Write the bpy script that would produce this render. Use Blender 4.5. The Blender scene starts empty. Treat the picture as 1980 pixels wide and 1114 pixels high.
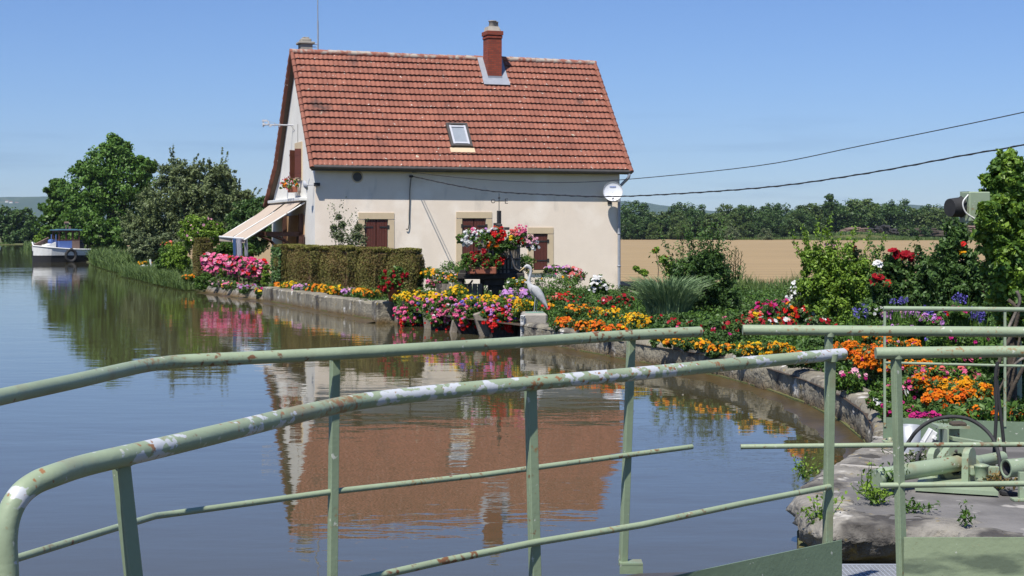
import bpy, math, random
import numpy as np
from mathutils import Vector, Matrix, noise
from mathutils.geometry import tessellate_polygon
random.seed(7); rng = np.random.default_rng(7)
sc = bpy.context.scene
R = math.radians
# ------------------------------------------------------------------ camera
F = 3000.0; H = 2.26; YH = 445.0           # focal length (photo px), eye height over the water, horizon row
cam = bpy.data.cameras.new('camera'); co = bpy.data.objects.new('camera', cam); sc.collection.objects.link(co)
co.location = (0, 0, H); co.rotation_euler = (R(90), 0, 0)
cam.sensor_width = 36; cam.lens = 36 * F / 1980; cam.shift_y = -112 / 1980
cam.clip_start = .05; cam.clip_end = 20000; sc.camera = co
# ------------------------------------------------------------------ sky and sun
SUN = Vector((-.60, -1.27, 2.35)).normalized()
w = bpy.data.worlds.new('World'); sc.world = w; w.use_nodes = True
nt = w.node_tree; bg = nt.nodes['Background']
sky = nt.nodes.new('ShaderNodeTexSky'); sky.sky_type = 'NISHITA'; sky.sun_disc = False
sky.sun_elevation = math.asin(SUN.z); sky.sun_rotation = math.atan2(SUN.x, SUN.y)
sky.altitude = 200; sky.air_density = 1.0; sky.dust_density = .15; sky.ozone_density = 4.0
tint = nt.nodes.new('ShaderNodeMix'); tint.data_type = 'RGBA'; tint.blend_type = 'MULTIPLY'; tint.inputs[0].default_value = 1; tint.inputs[7].default_value = (.80, .98, 1.38, 1)
nt.links.new(sky.outputs[0], tint.inputs[6])
# faint high streaks of cloud near the horizon, by direction
_tc = nt.nodes.new('ShaderNodeTexCoord'); _mp = nt.nodes.new('ShaderNodeMapping'); _mp.inputs['Scale'].default_value = (5, 5, 60); nt.links.new(_tc.outputs['Generated'], _mp.inputs[0])
_n = nt.nodes.new('ShaderNodeTexNoise'); _n.inputs['Scale'].default_value = 1.3; _n.inputs['Detail'].default_value = 6; nt.links.new(_mp.outputs[0], _n.inputs['Vector'])
_r = nt.nodes.new('ShaderNodeMapRange'); _r.inputs[1].default_value = .55; _r.inputs[2].default_value = .72; _r.inputs[4].default_value = .85; nt.links.new(_n.outputs['Fac'], _r.inputs[0])
_s = nt.nodes.new('ShaderNodeSeparateXYZ'); nt.links.new(_tc.outputs['Generated'], _s.inputs[0]); _e = nt.nodes.new('ShaderNodeMapRange'); _e.inputs[1].default_value = .09; _e.inputs[2].default_value = .03; nt.links.new(_s.outputs[2], _e.inputs[0])
_m = nt.nodes.new('ShaderNodeMath'); _m.operation = 'MULTIPLY'; nt.links.new(_r.outputs[0], _m.inputs[0]); nt.links.new(_e.outputs[0], _m.inputs[1])
_c = nt.nodes.new('ShaderNodeMix'); _c.data_type = 'RGBA'; _c.blend_type = 'MULTIPLY'; _c.inputs[7].default_value = (.72, .76, .82, 1); nt.links.new(_m.outputs[0], _c.inputs[0]); nt.links.new(tint.outputs[2], _c.inputs[6])
nt.links.new(_c.outputs[2], bg.inputs[0]); bg.inputs[1].default_value = .067
sl = bpy.data.lights.new('sun', 'SUN'); sl.energy = 5.0; sl.angle = R(.53); sl.color = (1, .955, .88)
so = bpy.data.objects.new('sun', sl); sc.collection.objects.link(so)
so.rotation_euler = SUN.to_track_quat('Z', 'Y').to_euler(); so.location = (-20, -40, 80)
sc.view_settings.view_transform = 'Standard'; sc.view_settings.look = 'None'
sc.view_settings.exposure = 0.35; sc.view_settings.gamma = 1
sc.render.engine = 'CYCLES'
cy = sc.cycles; cy.use_denoising = True; cy.max_bounces = 8; cy.diffuse_bounces = 3; cy.glossy_bounces = 4
cy.transmission_bounces = 4; cy.transparent_max_bounces = 8; cy.volume_bounces = 0; cy.caustics_reflective = False
cy.caustics_refractive = False; cy.sample_clamp_indirect = 6

# ------------------------------------------------------------------ geometry from the picture's angles and real distances
def P(px, py, d): return Vector(((px - 990) / F * d, d, H - (py - YH) / F * d))
def G(px, py, z=.38):
    d = F * (H - z) / (py - YH); return Vector(((px - 990) / F * d, d, z))
def hit(px, py, p0, n):
    r = Vector(((px - 990) / F, 1, -(py - YH) / F)); o = Vector((0, 0, H))
    return o + r * ((p0 - o).dot(n) / r.dot(n))

# ------------------------------------------------------------------ materials
def mat(name, col, rough=.7, var=None, vscale=3, bump=0, bscale=20, metal=0, spec=.5, detail=6, obj=True, trans=0, attr=False, hue=.0):
    m = bpy.data.materials.new(name); m.use_nodes = True; t = m.node_tree; N = t.nodes; L = t.links
    b = N['Principled BSDF']; b.inputs['Roughness'].default_value = rough; b.inputs['Metallic'].default_value = metal
    b.inputs['Specular IOR Level'].default_value = spec
    tc = N.new('ShaderNodeTexCoord'); src = tc.outputs['Object'] if obj else tc.outputs['Generated']
    b.inputs['Base Color'].default_value = (*col, 1)
    if var is not None:
        n = N.new('ShaderNodeTexNoise'); n.inputs['Scale'].default_value = vscale; n.inputs['Detail'].default_value = detail
        n.inputs['Roughness'].default_value = .65
        L.new(src, n.inputs['Vector'])
        cr = N.new('ShaderNodeValToRGB'); cr.color_ramp.elements[0].position = .32; cr.color_ramp.elements[1].position = .68
        cr.color_ramp.elements[0].color = (*var, 1); cr.color_ramp.elements[1].color = (*col, 1)
        if attr:
            a = N.new('ShaderNodeAttribute'); a.attribute_name = 'rnd'
            mx = N.new('ShaderNodeMath'); mx.operation = 'MULTIPLY_ADD'; mx.inputs[1].default_value = .7
            L.new(a.outputs['Fac'], mx.inputs[0])
            ml = N.new('ShaderNodeMath'); ml.operation = 'MULTIPLY'; ml.inputs[1].default_value = .3
            L.new(n.outputs['Fac'], ml.inputs[0]); L.new(ml.outputs[0], mx.inputs[2]); L.new(mx.outputs[0], cr.inputs[0])
            cr.color_ramp.elements[0].position = .1; cr.color_ramp.elements[1].position = .9
        else: L.new(n.outputs['Fac'], cr.inputs[0])
        L.new(cr.outputs[0], b.inputs['Base Color'])
        if trans:
            tr = N.new('ShaderNodeBsdfTranslucent'); L.new(cr.outputs[0], tr.inputs['Color'])
            ms = N.new('ShaderNodeMixShader'); ms.inputs[0].default_value = trans
            L.new(b.outputs[0], ms.inputs[1]); L.new(tr.outputs[0], ms.inputs[2]); L.new(ms.outputs[0], N['Material Output'].inputs[0])
    if bump:
        n2 = N.new('ShaderNodeTexNoise'); n2.inputs['Scale'].default_value = bscale; n2.inputs['Detail'].default_value = 8
        L.new(src, n2.inputs['Vector'])
        bp = N.new('ShaderNodeBump'); bp.inputs['Strength'].default_value = 1; bp.inputs['Distance'].default_value = bump
        L.new(n2.outputs['Fac'], bp.inputs['Height']); L.new(bp.outputs[0], b.inputs['Normal'])
    return m
def layer(m, col, lo, hi, scale, stretch=(1, 1, 1), zband=None, detail=8, s2=None, w2=.5):
    """another colour laid over a material where a noise passes lo..hi (paint loss, lichen, streaks); zband=(z0,z1) keeps it below z1"""
    t = m.node_tree; N = t.nodes; L = t.links; b = N['Principled BSDF']; inp = b.inputs['Base Color']
    mx = N.new('ShaderNodeMix'); mx.data_type = 'RGBA'
    if inp.is_linked:
        fs = inp.links[0].from_socket; L.new(fs, mx.inputs[6])
    else: mx.inputs[6].default_value = inp.default_value
    mx.inputs[7].default_value = (*col, 1)
    tc = N.new('ShaderNodeTexCoord'); mp = N.new('ShaderNodeMapping'); mp.inputs['Scale'].default_value = stretch
    mp.inputs['Location'].default_value = (random.random() * 9, random.random() * 9, 0)
    L.new(tc.outputs['Object'], mp.inputs[0])
    n = N.new('ShaderNodeTexNoise'); n.inputs['Scale'].default_value = scale; n.inputs['Detail'].default_value = detail
    L.new(mp.outputs[0], n.inputs['Vector'])
    mr = N.new('ShaderNodeMapRange'); mr.inputs[1].default_value = lo; mr.inputs[2].default_value = hi
    src_ = n.outputs['Fac']
    if s2:
        n2 = N.new('ShaderNodeTexNoise'); n2.inputs['Scale'].default_value = s2; n2.inputs['Detail'].default_value = 6; L.new(mp.outputs[0], n2.inputs['Vector'])
        mm_ = N.new('ShaderNodeMix'); mm_.inputs[0].default_value = w2; L.new(n.outputs['Fac'], mm_.inputs[2]); L.new(n2.outputs['Fac'], mm_.inputs[3]); src_ = mm_.outputs[0]
    L.new(src_, mr.inputs[0]); out = mr.outputs[0]
    if zband:
        g = N.new('ShaderNodeNewGeometry'); s = N.new('ShaderNodeSeparateXYZ'); L.new(g.outputs['Position'], s.inputs[0])
        m2 = N.new('ShaderNodeMapRange'); m2.inputs[1].default_value = zband[1]; m2.inputs[2].default_value = zband[0]
        L.new(s.outputs[2], m2.inputs[0]); mm = N.new('ShaderNodeMath'); mm.operation = 'MULTIPLY'
        L.new(out, mm.inputs[0]); L.new(m2.outputs[0], mm.inputs[1]); out = mm.outputs[0]
    L.new(out, mx.inputs[0]); L.new(mx.outputs[2], inp)
    for l in t.links:
        if l.to_node.type == 'BSDF_TRANSLUCENT' and l.to_socket.name == 'Color': L.new(mx.outputs[2], l.to_socket); break
    return m

M = {}
M['plaster'] = layer(layer(layer(layer(mat('plaster', (.86, .74, .61), .9, (.80, .685, .56), 1.2, .004, 60), (.45, .40, .34), .62, .85, 1.5, (1, 1, .3)), (.5, .44, .37), .5, .75, 5, (1, 1, .4), (-.1, .9)), (.78, .675, .56), .50, .80, 1.1, (1.2, 1.2, .35)), (.93, .83, .71), .52, .72, .9)
M['plaster_white'] = mat('plaster_white', (.80, .78, .72), .9, (.72, .70, .64), 1.3, .004, 60)
M['ochre'] = mat('ochre', (.55, .34, .17), .9, (.48, .28, .14), 2)
M['surround'] = mat('surround', (.62, .49, .32), .85, (.56, .44, .29), 5)
M['surround_pale'] = mat('surround_pale', (.50, .47, .42), .9, (.36, .34, .31), 6)
M['shutter'] = mat('shutter', (.115, .030, .018), .55, (.085, .022, .014), 9, .002, 30)
M['iron'] = mat('iron', (.02, .02, .02), .5, (.035, .03, .028), 20)
M['brown_wood'] = mat('brown_wood', (.09, .035, .02), .7, (.05, .022, .014), 8)
M['zinc'] = mat('zinc', (.34, .36, .40), .55, (.27, .29, .33), 5, metal=.2)
M['gutter'] = mat('gutter', (.07, .065, .06), .5, (.10, .09, .08), 6, metal=.3)
M['soffit'] = mat('soffit', (.10, .07, .05), .8, (.07, .05, .035), 6)
M['concrete'] = layer(mat('concrete', (.36, .33, .28), .9, (.25, .23, .20), 3, .006, 25), (.07, .065, .06), .6, .75, 6)
def stone(name, a, b, dark=.56):
    m = mat(name, a, .95, b, 2.2, .035, 18)
    layer(m, (.62, .60, .55), .60, .70, 3.5, (1, 1, 1)); layer(m, (.055, .05, .045), dark, dark + .12, 2.6, (1, 1, .6))
    layer(m, (.30, .22, .07), .63, .72, 9); return layer(m, (.12, .075, .025), .15, .45, 2, (1, 1, 1), (.03, .20))
M['stone'] = stone('stone', (.30, .27, .20), (.155, .14, .11), .53)
M['wet_mud'] = mat('wet_mud', (.085, .058, .02), .3, (.05, .036, .015), 1.5, .01, 9)
M['stone_pale'] = stone('stone_pale', (.30, .28, .24), (.135, .125, .11), .52)
M['slab'] = layer(layer(mat('slab', (.19, .18, .17), .9, (.11, .105, .10), 1.6, .012, 22), (.085, .08, .075), .5, .62, 1.3), (.36, .34, .31), .64, .72, 5)
M['soil'] = mat('soil', (.07, .045, .028), 1, (.035, .024, .016), 6, .02, 15)
M['grass'] = mat('grass', (.075, .10, .022), 1, (.12, .11, .04), .6, .02, 12)
M['hill'] = layer(mat('hill', (.028, .055, .04), 1, (.045, .08, .045), .02, 0), (.22, .20, .10), .66, .68, .012, (1, 1, 3))
M['brick'] = None
M['white_paint'] = layer(mat('white_paint', (.72, .72, .70), .5, (.60, .60, .57), 3), (.20, .12, .06), .66, .72, 8)
M['blue_paint'] = mat('blue_paint', (.07, .13, .36), .5, (.10, .16, .38), 4)
M['teal_paint'] = mat('teal_paint', (.09, .20, .27), .5, (.07, .15, .22), 4)
M['black'] = mat('black', (.012, .012, .013), .6, (.022, .02, .02), 8)
M['rubber'] = mat('rubber', (.015, .015, .016), .75, (.03, .03, .03), 9)
M['worn_wood'] = mat('worn_wood', (.22, .15, .12), .8, (.14, .09, .07), 6)
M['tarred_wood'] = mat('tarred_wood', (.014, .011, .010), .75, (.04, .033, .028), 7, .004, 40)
M['bleached_wood'] = layer(mat('bleached_wood', (.30, .26, .21), .9, (.14, .12, .10), 5, .01, 30), (.05, .045, .04), .55, .65, 5, (1, 1, .3))
M['terracotta'] = mat('terracotta', (.30, .095, .05), .8, (.24, .075, .04), 7)
M['heron'] = mat('heron', (.54, .54, .53), .7, (.38, .385, .39), 14, .003, 60)
M['heron_dark'] = mat('heron_dark', (.22, .23, .24), .7, (.36, .36, .36), 30)
M['beak'] = mat('beak', (.62, .45, .22), .6)
M['verdigris'] = mat('verdigris', (.16, .27, .20), .7, (.12, .2, .15), 12)
M['canvas'] = mat('canvas', (.47, .385, .305), .9, (.42, .34, .27), 3)
M['canvas'].node_tree.nodes['Principled BSDF'].inputs['Roughness'].default_value = .9
M['cloth_white'] = mat('cloth_white', (.75, .75, .77), .9, (.68, .68, .72), 5)
M['cloth_blue'] = mat('cloth_blue', (.25, .38, .60), .9, (.35, .48, .66), 5)
M['dish'] = mat('dish', (.70, .71, .74), .4, (.64, .65, .68), 4)
M['galv'] = mat('galv', (.42, .44, .47), .5, (.33, .35, .38), 8, metal=.3)
M['glass'] = mat('glass', (.10, .12, .14), .05, spec=.8)
M['blind'] = mat('blind', (.30, .33, .36), .25, (.26, .29, .32), 4, spec=.8)
M['gray_box'] = mat('gray_box', (.50, .51, .55), .5, (.44, .45, .48), 6)
def green_paint(name, c=(.30, .365, .235), white=False, rust=.66):
    m = mat(name, c, .42, tuple(v * .86 for v in c), 5, .0012, 55)
    layer(m, (.17, .08, .035), rust - .07, rust - .03, 2.2, (1, 1, 1), None, 4, 34, .55); layer(m, (.26, .15, .06), rust - .08, rust + .0, 3.1, (1, 1, 1), None, 4, 60, .5); layer(m, tuple(v * .72 for v in c), .55, .75, 3.5); layer(m, (.24, .15, .07), .61, .80, 2.6, (1, 1, 1), None, 12)
    layer(m, (.48, .50, .42), .68, .70, 30)
    if white:
        layer(m, (.50, .52, .54), .535, .545, 3.2, (1, 1, 1.6), None, 5, 20, .5); layer(m, (.28, .14, .06), .585, .61, 3, (1, 1, 1), None, 5, 48, .55)
    return m
M['rail'] = green_paint('rail_green'); M['rail_worn'] = green_paint('rail_worn', white=True)
M['rail_flat'] = green_paint('rail_flat', (.235, .30, .19), rust=.70)
M['mech'] = green_paint('mech', (.29, .36, .24), rust=.67)
M['plate'] = green_paint('plate', (.175, .24, .155), rust=.74)
M['plate_sunlit'] = layer(green_paint('plate_sunlit', (.29, .35, .215), rust=.70), (.12, .15, .10), .60, .66, 3, (.4, 1, 1.6))  # sunlit copy of the plate green; the sun's brightness is put into the colour

def leafmat(name, c1, c2, tr=.25, rough=.5):
    return mat(name, c1, rough, c2, .8, attr=True, trans=tr, spec=.35)
M['leaf'] = leafmat('leaf', (0.123, 0.225, 0.032), (0.045, 0.112, 0.018))
M['leaf_bright'] = leafmat('leaf_bright', (0.246, 0.377, 0.043), (0.090, 0.180, 0.022))
M['leaf_dark'] = leafmat('leaf_dark', (.105, .19, .042), (.035, .085, .022))
M['leaf_grey'] = leafmat('leaf_grey', (0.181, 0.217, 0.094), (0.068, 0.105, 0.045))
M['leaf_willow'] = leafmat('leaf_willow', (.22, .27, .11), (.085, .125, .05))
M['leaf_wood'] = leafmat('leaf_wood', (0.087, 0.152, 0.036), (0.030, 0.072, 0.021))
M['leaf_wood2'] = leafmat('leaf_wood2', (0.138, 0.196, 0.051), (0.053, 0.098, 0.027))
M['leaf_ash'] = leafmat('leaf_ash', (.150, .27, .045), (.050, .13, .024))
M['hedge'] = leafmat('hedge', (.21, .215, .045), (.13, .11, .03), .1, .7)
M['hedge_brown'] = leafmat('hedge_brown', (.24, .17, .055), (.13, .085, .03), .1, .7)
M['reed'] = leafmat('reed', (.15, .22, .06), (.05, .095, .025))
M['pampas'] = leafmat('pampas', (.30, .42, .20), (.07, .13, .06))
M['bark'] = mat('bark', (.09, .07, .05), .95, (.045, .035, .026), 5, .02, 20)
FC = {'orange': (.80, .22, .005), 'deep_orange': (.75, .13, .004), 'yellow': (.80, .50, .01), 'gold': (.80, .36, .006), 'red': (.62, .012, .010), 'crimson': (.36, .006, .016),
      'pink': (.80, .16, .32), 'pale_pink': (.82, .42, .52), 'magenta': (.55, .02, .20), 'lilac': (.55, .26, .60), 'blue': (.18, .15, .55), 'white': (.82, .82, .80), 'salmon': (.78, .17, .15)}
for k, c in FC.items():
    M[k] = mat('petal_' + k, c, .6, tuple(v * .55 for v in c), 5, attr=True, trans=.22, spec=.2)

# ------------------------------------------------------------------ mesh builder
def link(o, parent=None):
    sc.collection.objects.link(o)
    if parent is not None: o.parent = parent; o.matrix_parent_inverse = parent.matrix_world.inverted()
    return o
def thing(name, label, cat, loc=(0, 0, 0), group=None):
    o = bpy.data.objects.new(name, None); o.location = loc; o.empty_display_size = .2; sc.collection.objects.link(o)
    o.matrix_world = Matrix.Translation(Vector(loc))
    return tag(o, label, cat, group)
def tag(o, label=None, cat=None, group=None, kind=None):
    if label: o['label'] = label
    if cat: o['category'] = cat
    if group: o['group'] = group
    if kind: o['kind'] = kind
    return o
class MB:
    def __init__(s): s.v = []; s.f = []; s.mi = []; s.cur = 0; s.sm = []; s.smooth = False
    def add(s, vs, fs):
        b = len(s.v); s.v += [tuple(v) for v in vs]
        for f in fs: s.f.append([b + i for i in f]); s.mi.append(s.cur); s.sm.append(s.smooth)
    def box(s, c, size, M3=None, bev=0):
        x, y, z = [k / 2 for k in size]; c = Vector(c); Q = M3 or Matrix.Identity(3)
        if bev:
            b = bev; vs = []; idx = {}
            for sx in (-1, 1):
                for sy in (-1, 1):
                    for sz in (-1, 1):
                        for a in range(3):
                            p = [sx * (x - b), sy * (y - b), sz * (z - b)]; p[a] = (sx * x, sy * y, sz * z)[a]
                            idx[(sx, sy, sz, a)] = len(vs); vs.append(c + Q @ Vector(p))
            fs = []
            for a in range(3):
                o1, o2 = [k for k in range(3) if k != a]
                for sg in (-1, 1):
                    q = []
                    for s1, s2 in ((-1, -1), (1, -1), (1, 1), (-1, 1)):
                        k = [0, 0, 0]; k[a] = sg; k[o1] = s1; k[o2] = s2; q.append(idx[(*k, a)])
                    fs.append(q)
                for s1 in (-1, 1):
                    for s2 in (-1, 1):
                        k1 = [0] * 3; k2 = [0] * 3; k1[a] = -1; k2[a] = 1; k1[o1] = k2[o1] = s1; k1[o2] = k2[o2] = s2
                        fs.append([idx[(*k1, o1)], idx[(*k2, o1)], idx[(*k2, o2)], idx[(*k1, o2)]])
            for sx in (-1, 1):
                for sy in (-1, 1):
                    for sz in (-1, 1): fs.append([idx[(sx, sy, sz, a)] for a in range(3)])
            s.add(vs, fs); return
        vs = [c + Q @ Vector((i * x, j * y, k * z)) for i in (-1, 1) for j in (-1, 1) for k in (-1, 1)]
        s.add(vs, [[0, 1, 3, 2], [4, 6, 7, 5], [0, 4, 5, 1], [2, 3, 7, 6], [0, 2, 6, 4], [1, 5, 7, 3]])
    def tube(s, pts, r, n=10, cap=True, el=1.0, up=None):
        pts = [Vector(p) for p in pts]; m = len(pts)
        rs = r if isinstance(r, (list, tuple)) else [r] * m
        es = el if isinstance(el, (list, tuple)) else [el] * m
        T = []
        for i in range(m):
            a = pts[max(0, i - 1)]; b = pts[min(m - 1, i + 1)]; t = (b - a)
            T.append(t.normalized() if t.length > 1e-9 else Vector((0, 0, 1)))
        u = up or (Vector((0, 0, 1)) if abs(T[0].z) < .9 else Vector((0, 1, 0)))
        rings = []
        for i in range(m):
            u = (u - T[i] * u.dot(T[i])).normalized(); wv = T[i].cross(u)
            rings.append([pts[i] + (u * math.cos(2 * math.pi * k / n) + wv * math.sin(2 * math.pi * k / n) * es[i]) * rs[i] for k in range(n)])
        vs = [p for rg in rings for p in rg]; fs = []
        for i in range(m - 1):
            for k in range(n): fs.append([i * n + k, i * n + (k + 1) % n, (i + 1) * n + (k + 1) % n, (i + 1) * n + k])
        sm = s.smooth; s.smooth = True; s.add(vs, fs)
        s.smooth = False
        if cap: s.add(rings[0], [list(range(n))[::-1]]); s.add(rings[-1], [list(range(n))])
        s.smooth = sm
    def lathe(s, c, prof, n=20, axis=None):
        c = Vector(c); Q = Vector((0, 0, 1)).rotation_difference(Vector(axis)).to_matrix() if axis is not None else Matrix.Identity(3)
        vs = []; m = len(prof)
        for r, z in prof:
            for k in range(n): vs.append(c + Q @ Vector((r * math.cos(2 * math.pi * k / n), r * math.sin(2 * math.pi * k / n), z)))
        fs = [[i * n + k, i * n + (k + 1) % n, (i + 1) * n + (k + 1) % n, (i + 1) * n + k] for i in range(m - 1) for k in range(n)]
        sm = s.smooth; s.smooth = True; s.add(vs, fs); s.smooth = sm
    def quad(s, a, b, c, d): s.add([a, b, c, d], [[0, 1, 2, 3]])
    def prism(s, poly, off):
        n = len(poly); off = Vector(off); poly = [Vector(p) for p in poly]
        tr = tessellate_polygon([poly]); s.add(poly, [list(t) for t in tr]); s.add([p + off for p in poly], [list(t)[::-1] for t in tr])
        s.add(poly + [p + off for p in poly], [[i, (i + 1) % n, n + (i + 1) % n, n + i] for i in range(n)])
    def build(s, name, mats, parent=None):
        me = bpy.data.meshes.new(name); me.from_pydata(s.v, [], s.f)
        for m in (mats if isinstance(mats, (list, tuple)) else [mats]): me.materials.append(M[m] if isinstance(m, str) else m)
        me.polygons.foreach_set('material_index', s.mi); me.polygons.foreach_set('use_smooth', s.sm); me.update()
        import bmesh
        bm = bmesh.new(); bm.from_mesh(me); bmesh.ops.recalc_face_normals(bm, faces=bm.faces); bm.to_mesh(me); bm.free()
        return link(bpy.data.objects.new(name, me), parent)
def one(name, fn, mats, parent=None):
    b = MB(); fn(b); return b.build(name, mats, parent)
def np_mesh(name, V, k, mats, parent=None, mi=None, rnd=None):
    """V: (n, k, 3) array of n separate k-gons"""
    n = len(V); me = bpy.data.meshes.new(name)
    me.vertices.add(n * k); me.vertices.foreach_set('co', np.ascontiguousarray(V, dtype=np.float32).ravel())
    me.loops.add(n * k); me.loops.foreach_set('vertex_index', np.arange(n * k, dtype=np.int32))
    me.polygons.add(n); me.polygons.foreach_set('loop_start', np.arange(0, n * k, k, dtype=np.int32))
    me.polygons.foreach_set('loop_total', np.full(n, k, dtype=np.int32))
    for m in (mats if isinstance(mats, (list, tuple)) else [mats]): me.materials.append(M[m] if isinstance(m, str) else m)
    if mi is not None: me.polygons.foreach_set('material_index', np.asarray(mi, dtype=np.int32))
    a = me.attributes.new('rnd', 'FLOAT', 'FACE'); a.data.foreach_set('value', np.asarray(rnd if rnd is not None else rng.random(n), dtype=np.float32))
    me.update(calc_edges=True); me.validate()
    return link(bpy.data.objects.new(name, me), parent)
def unit(a): return a / (np.linalg.norm(a, axis=-1, keepdims=True) + 1e-9)
def leaf_quads(C, size, out=None, outw=.8, aspect=.55, droop=0.0):
    n = len(C); nr = rng.normal(size=(n, 3))
    if out is not None: nr = unit(nr) + out * outw
    nr[:, 2] += .35; nr = unit(nr)
    t = rng.normal(size=(n, 3)); t[:, 2] -= droop; t = unit(t - nr * (t * nr).sum(1, keepdims=True)); b = np.cross(nr, t)
    s = (size * (.6 + .8 * rng.random(n)))[:, None] if np.isscalar(size) else (size * (.7 + .6 * rng.random(n)))[:, None]
    return np.stack([C - t * s * .5, C + b * s * aspect * .5 + nr * s * .10, C + t * s * .5 - nr * s * .06, C - b * s * aspect * .5 + nr * s * .10], 1)
def blades(base, h, wdt, lean=.3, curve=.3, dirs=None):
    """grass blades as 2 stacked quads -> returns (2n,4,3)"""
    n = len(base); a = rng.random(n) * 2 * np.pi
    d = np.stack([np.cos(a), np.sin(a), np.zeros(n)], 1) if dirs is None else dirs
    s = np.stack([-d[:, 1], d[:, 0], np.zeros(n)], 1)
    a2 = rng.random(n) * np.pi; s2 = np.stack([np.cos(a2), np.sin(a2), np.zeros(n)], 1); s = s2
    hh = (h * (.6 + .6 * rng.random(n)))[:, None]; L1 = lean * rng.random(n)[:, None] * hh
    z = np.array([0, 0, 1.]); m = base + z * hh * .6 + d * L1 * .4; t = base + z * hh * (1 - curve * rng.random(n)[:, None]) + d * L1 * 1.3
    w2 = s * wdt / 2
    return np.concatenate([np.stack([base - w2, base + w2, m + w2 * .8, m - w2 * .8], 1), np.stack([m - w2 * .8, m + w2 * .8, t + w2 * .1, t - w2 * .1], 1)])
def rdir(n): return unit(rng.normal(size=(n, 3)))
def clump_leaves(blobs, per, size, nclump=60, cr=.26, shell=(.6, 1.0), outw=.8, aspect=.55, gap=0.15, droop=0):
    """blobs: list of (centre, (rx,ry,rz)); leaves in small clumps over the blobs' surfaces and inside"""
    C = []; O = []; clumps = []
    for c, r in blobs:
        r = np.array(r if hasattr(r, '__len__') else (r, r, r), dtype=float); c = np.array(c, dtype=float)
        D = rdir(nclump); rad = shell[0] + (shell[1] - shell[0]) * rng.random(nclump) ** .6
        cc = c + D * rad[:, None] * r * (.85 + .3 * rng.random((nclump, 1)))
        kr = cr * float(np.mean(r)) * (.6 + .8 * rng.random(nclump))
        for q in range(nclump):
            m = int(per * (.5 + rng.random())); dd = rdir(m); rr = kr[q] * rng.random(m) ** .45
            C.append(cc[q] + dd * rr[:, None] * np.array([1, 1, .8])); O.append(unit(dd * .8 + D[q] * .5)); clumps.append(cc[q])
    C = np.concatenate(C); O = np.concatenate(O)
    return leaf_quads(C, size, O, outw, aspect, droop), clumps
def branch(b, p, q, r0, r1, n=5, wob=.06, seg=6):
    p = Vector(p); q = Vector(q); L = (q - p).length; pts = []
    for i in range(n + 1):
        t = i / n; o = Vector(rng.normal(size=3)) * wob * L * math.sin(math.pi * t) if 0 < i < n else Vector((0, 0, 0))
        pts.append(p.lerp(q, t) + o + Vector((0, 0, .05 * L * math.sin(math.pi * t))))
    b.tube(pts, [r0 + (r1 - r0) * i / n for i in range(n + 1)], seg)
def tree(label, base, blobs, leaf='leaf', per=60, size=.2, nclump=60, cr=.26, trunk=.25, limbs=10, cat='tree', group=None, name='broadleaf_tree', shell=(.55, 1), gap=0, stems=1, outw=.8, spikes=0, spike_len=1, aspect=.55):
    base = Vector(base); t = thing(name, label, cat, base, group)
    Q, cl = clump_leaves(blobs, per, size, nclump, cr, shell, outw, aspect)
    if spikes:
        S = []
        for c, r in blobs:
            r = np.array(r if hasattr(r, '__len__') else (r,) * 3, dtype=float)
            for _ in range(spikes):
                D = rdir(1)[0]; D[2] = abs(D[2]) * 1.1; p0 = np.array(c) + D * r * .85; dr = unit(D + np.array([0, 0, .9]) + rng.normal(size=3) * .25)
                m = int(per * .8); tt = rng.random(m); S.append(p0 + dr * (tt * spike_len * (.5 + rng.random()))[:, None] + rng.normal(size=(m, 3)) * size * .45 * (1.1 - tt[:, None]))
        S = np.concatenate(S); Q = np.concatenate([Q, leaf_quads(S, size, None, 0, aspect)])
    b = MB(); top = np.mean([np.array(c) for c, r in blobs], 0)
    for s in range(stems):
        off = Vector((rng.normal() * trunk, rng.normal() * trunk, 0)) * (2 if stems > 1 else 0)
        q = Vector(top) + off * 3; branch(b, base + off - Vector((0, 0, .15)), q, trunk, trunk * .35, 6, .03, 8)
    for i in range(limbs):
        c = Vector(cl[int(rng.integers(len(cl)))]); f = .25 + .5 * random.random(); s = base.lerp(Vector(top), f)
        branch(b, s, c, trunk * .35, trunk * .06, 4, .06)
    b.build('trunk', 'bark', t); np_mesh('crown', Q, 4, leaf, t)
    return t
def petals(C, Nn, size, k=7, layers=1, cup=.25):
    n = len(C); u = unit(np.cross(Nn, rng.normal(size=(n, 3)))); v = np.cross(Nn, u); out = []
    sz = (size * (.55 + .85 * rng.random(n)))[:, None]
    for l in range(layers):
        sl = sz * (1 - .38 * l); lift = Nn * sz * .22 * l
        for i in range(k):
            a = 2 * np.pi * (i + .5 * l) / k; w_ = np.pi / k * 1.1
            d = u * np.cos(a) + v * np.sin(a); d1 = u * np.cos(a - w_) + v * np.sin(a - w_); d2 = u * np.cos(a + w_) + v * np.sin(a + w_)
            hgt = Nn * sz * cup * (1 + l)
            out.append(np.stack([C + lift, C + lift + d1 * sl * .42 + hgt * .3, C + lift + d * sl * .55 + hgt * .35, C + lift + d2 * sl * .42 + hgt * .3], 1))
    return np.concatenate(out)
def catmull(pts, n=8):
    pts = [Vector(p) for p in pts]; P_ = [pts[0] * 2 - pts[1]] + pts + [pts[-1] * 2 - pts[-2]]; out = []
    for i in range(1, len(P_) - 2):
        for k in range(n):
            t = k / n; a, b, c, d = P_[i - 1:i + 3]
            out.append(.5 * ((2 * b) + (c - a) * t + (2 * a - 5 * b + 4 * c - d) * t * t + (3 * b - a - 3 * c + d) * t ** 3))
    return out + [pts[-1]]
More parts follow.
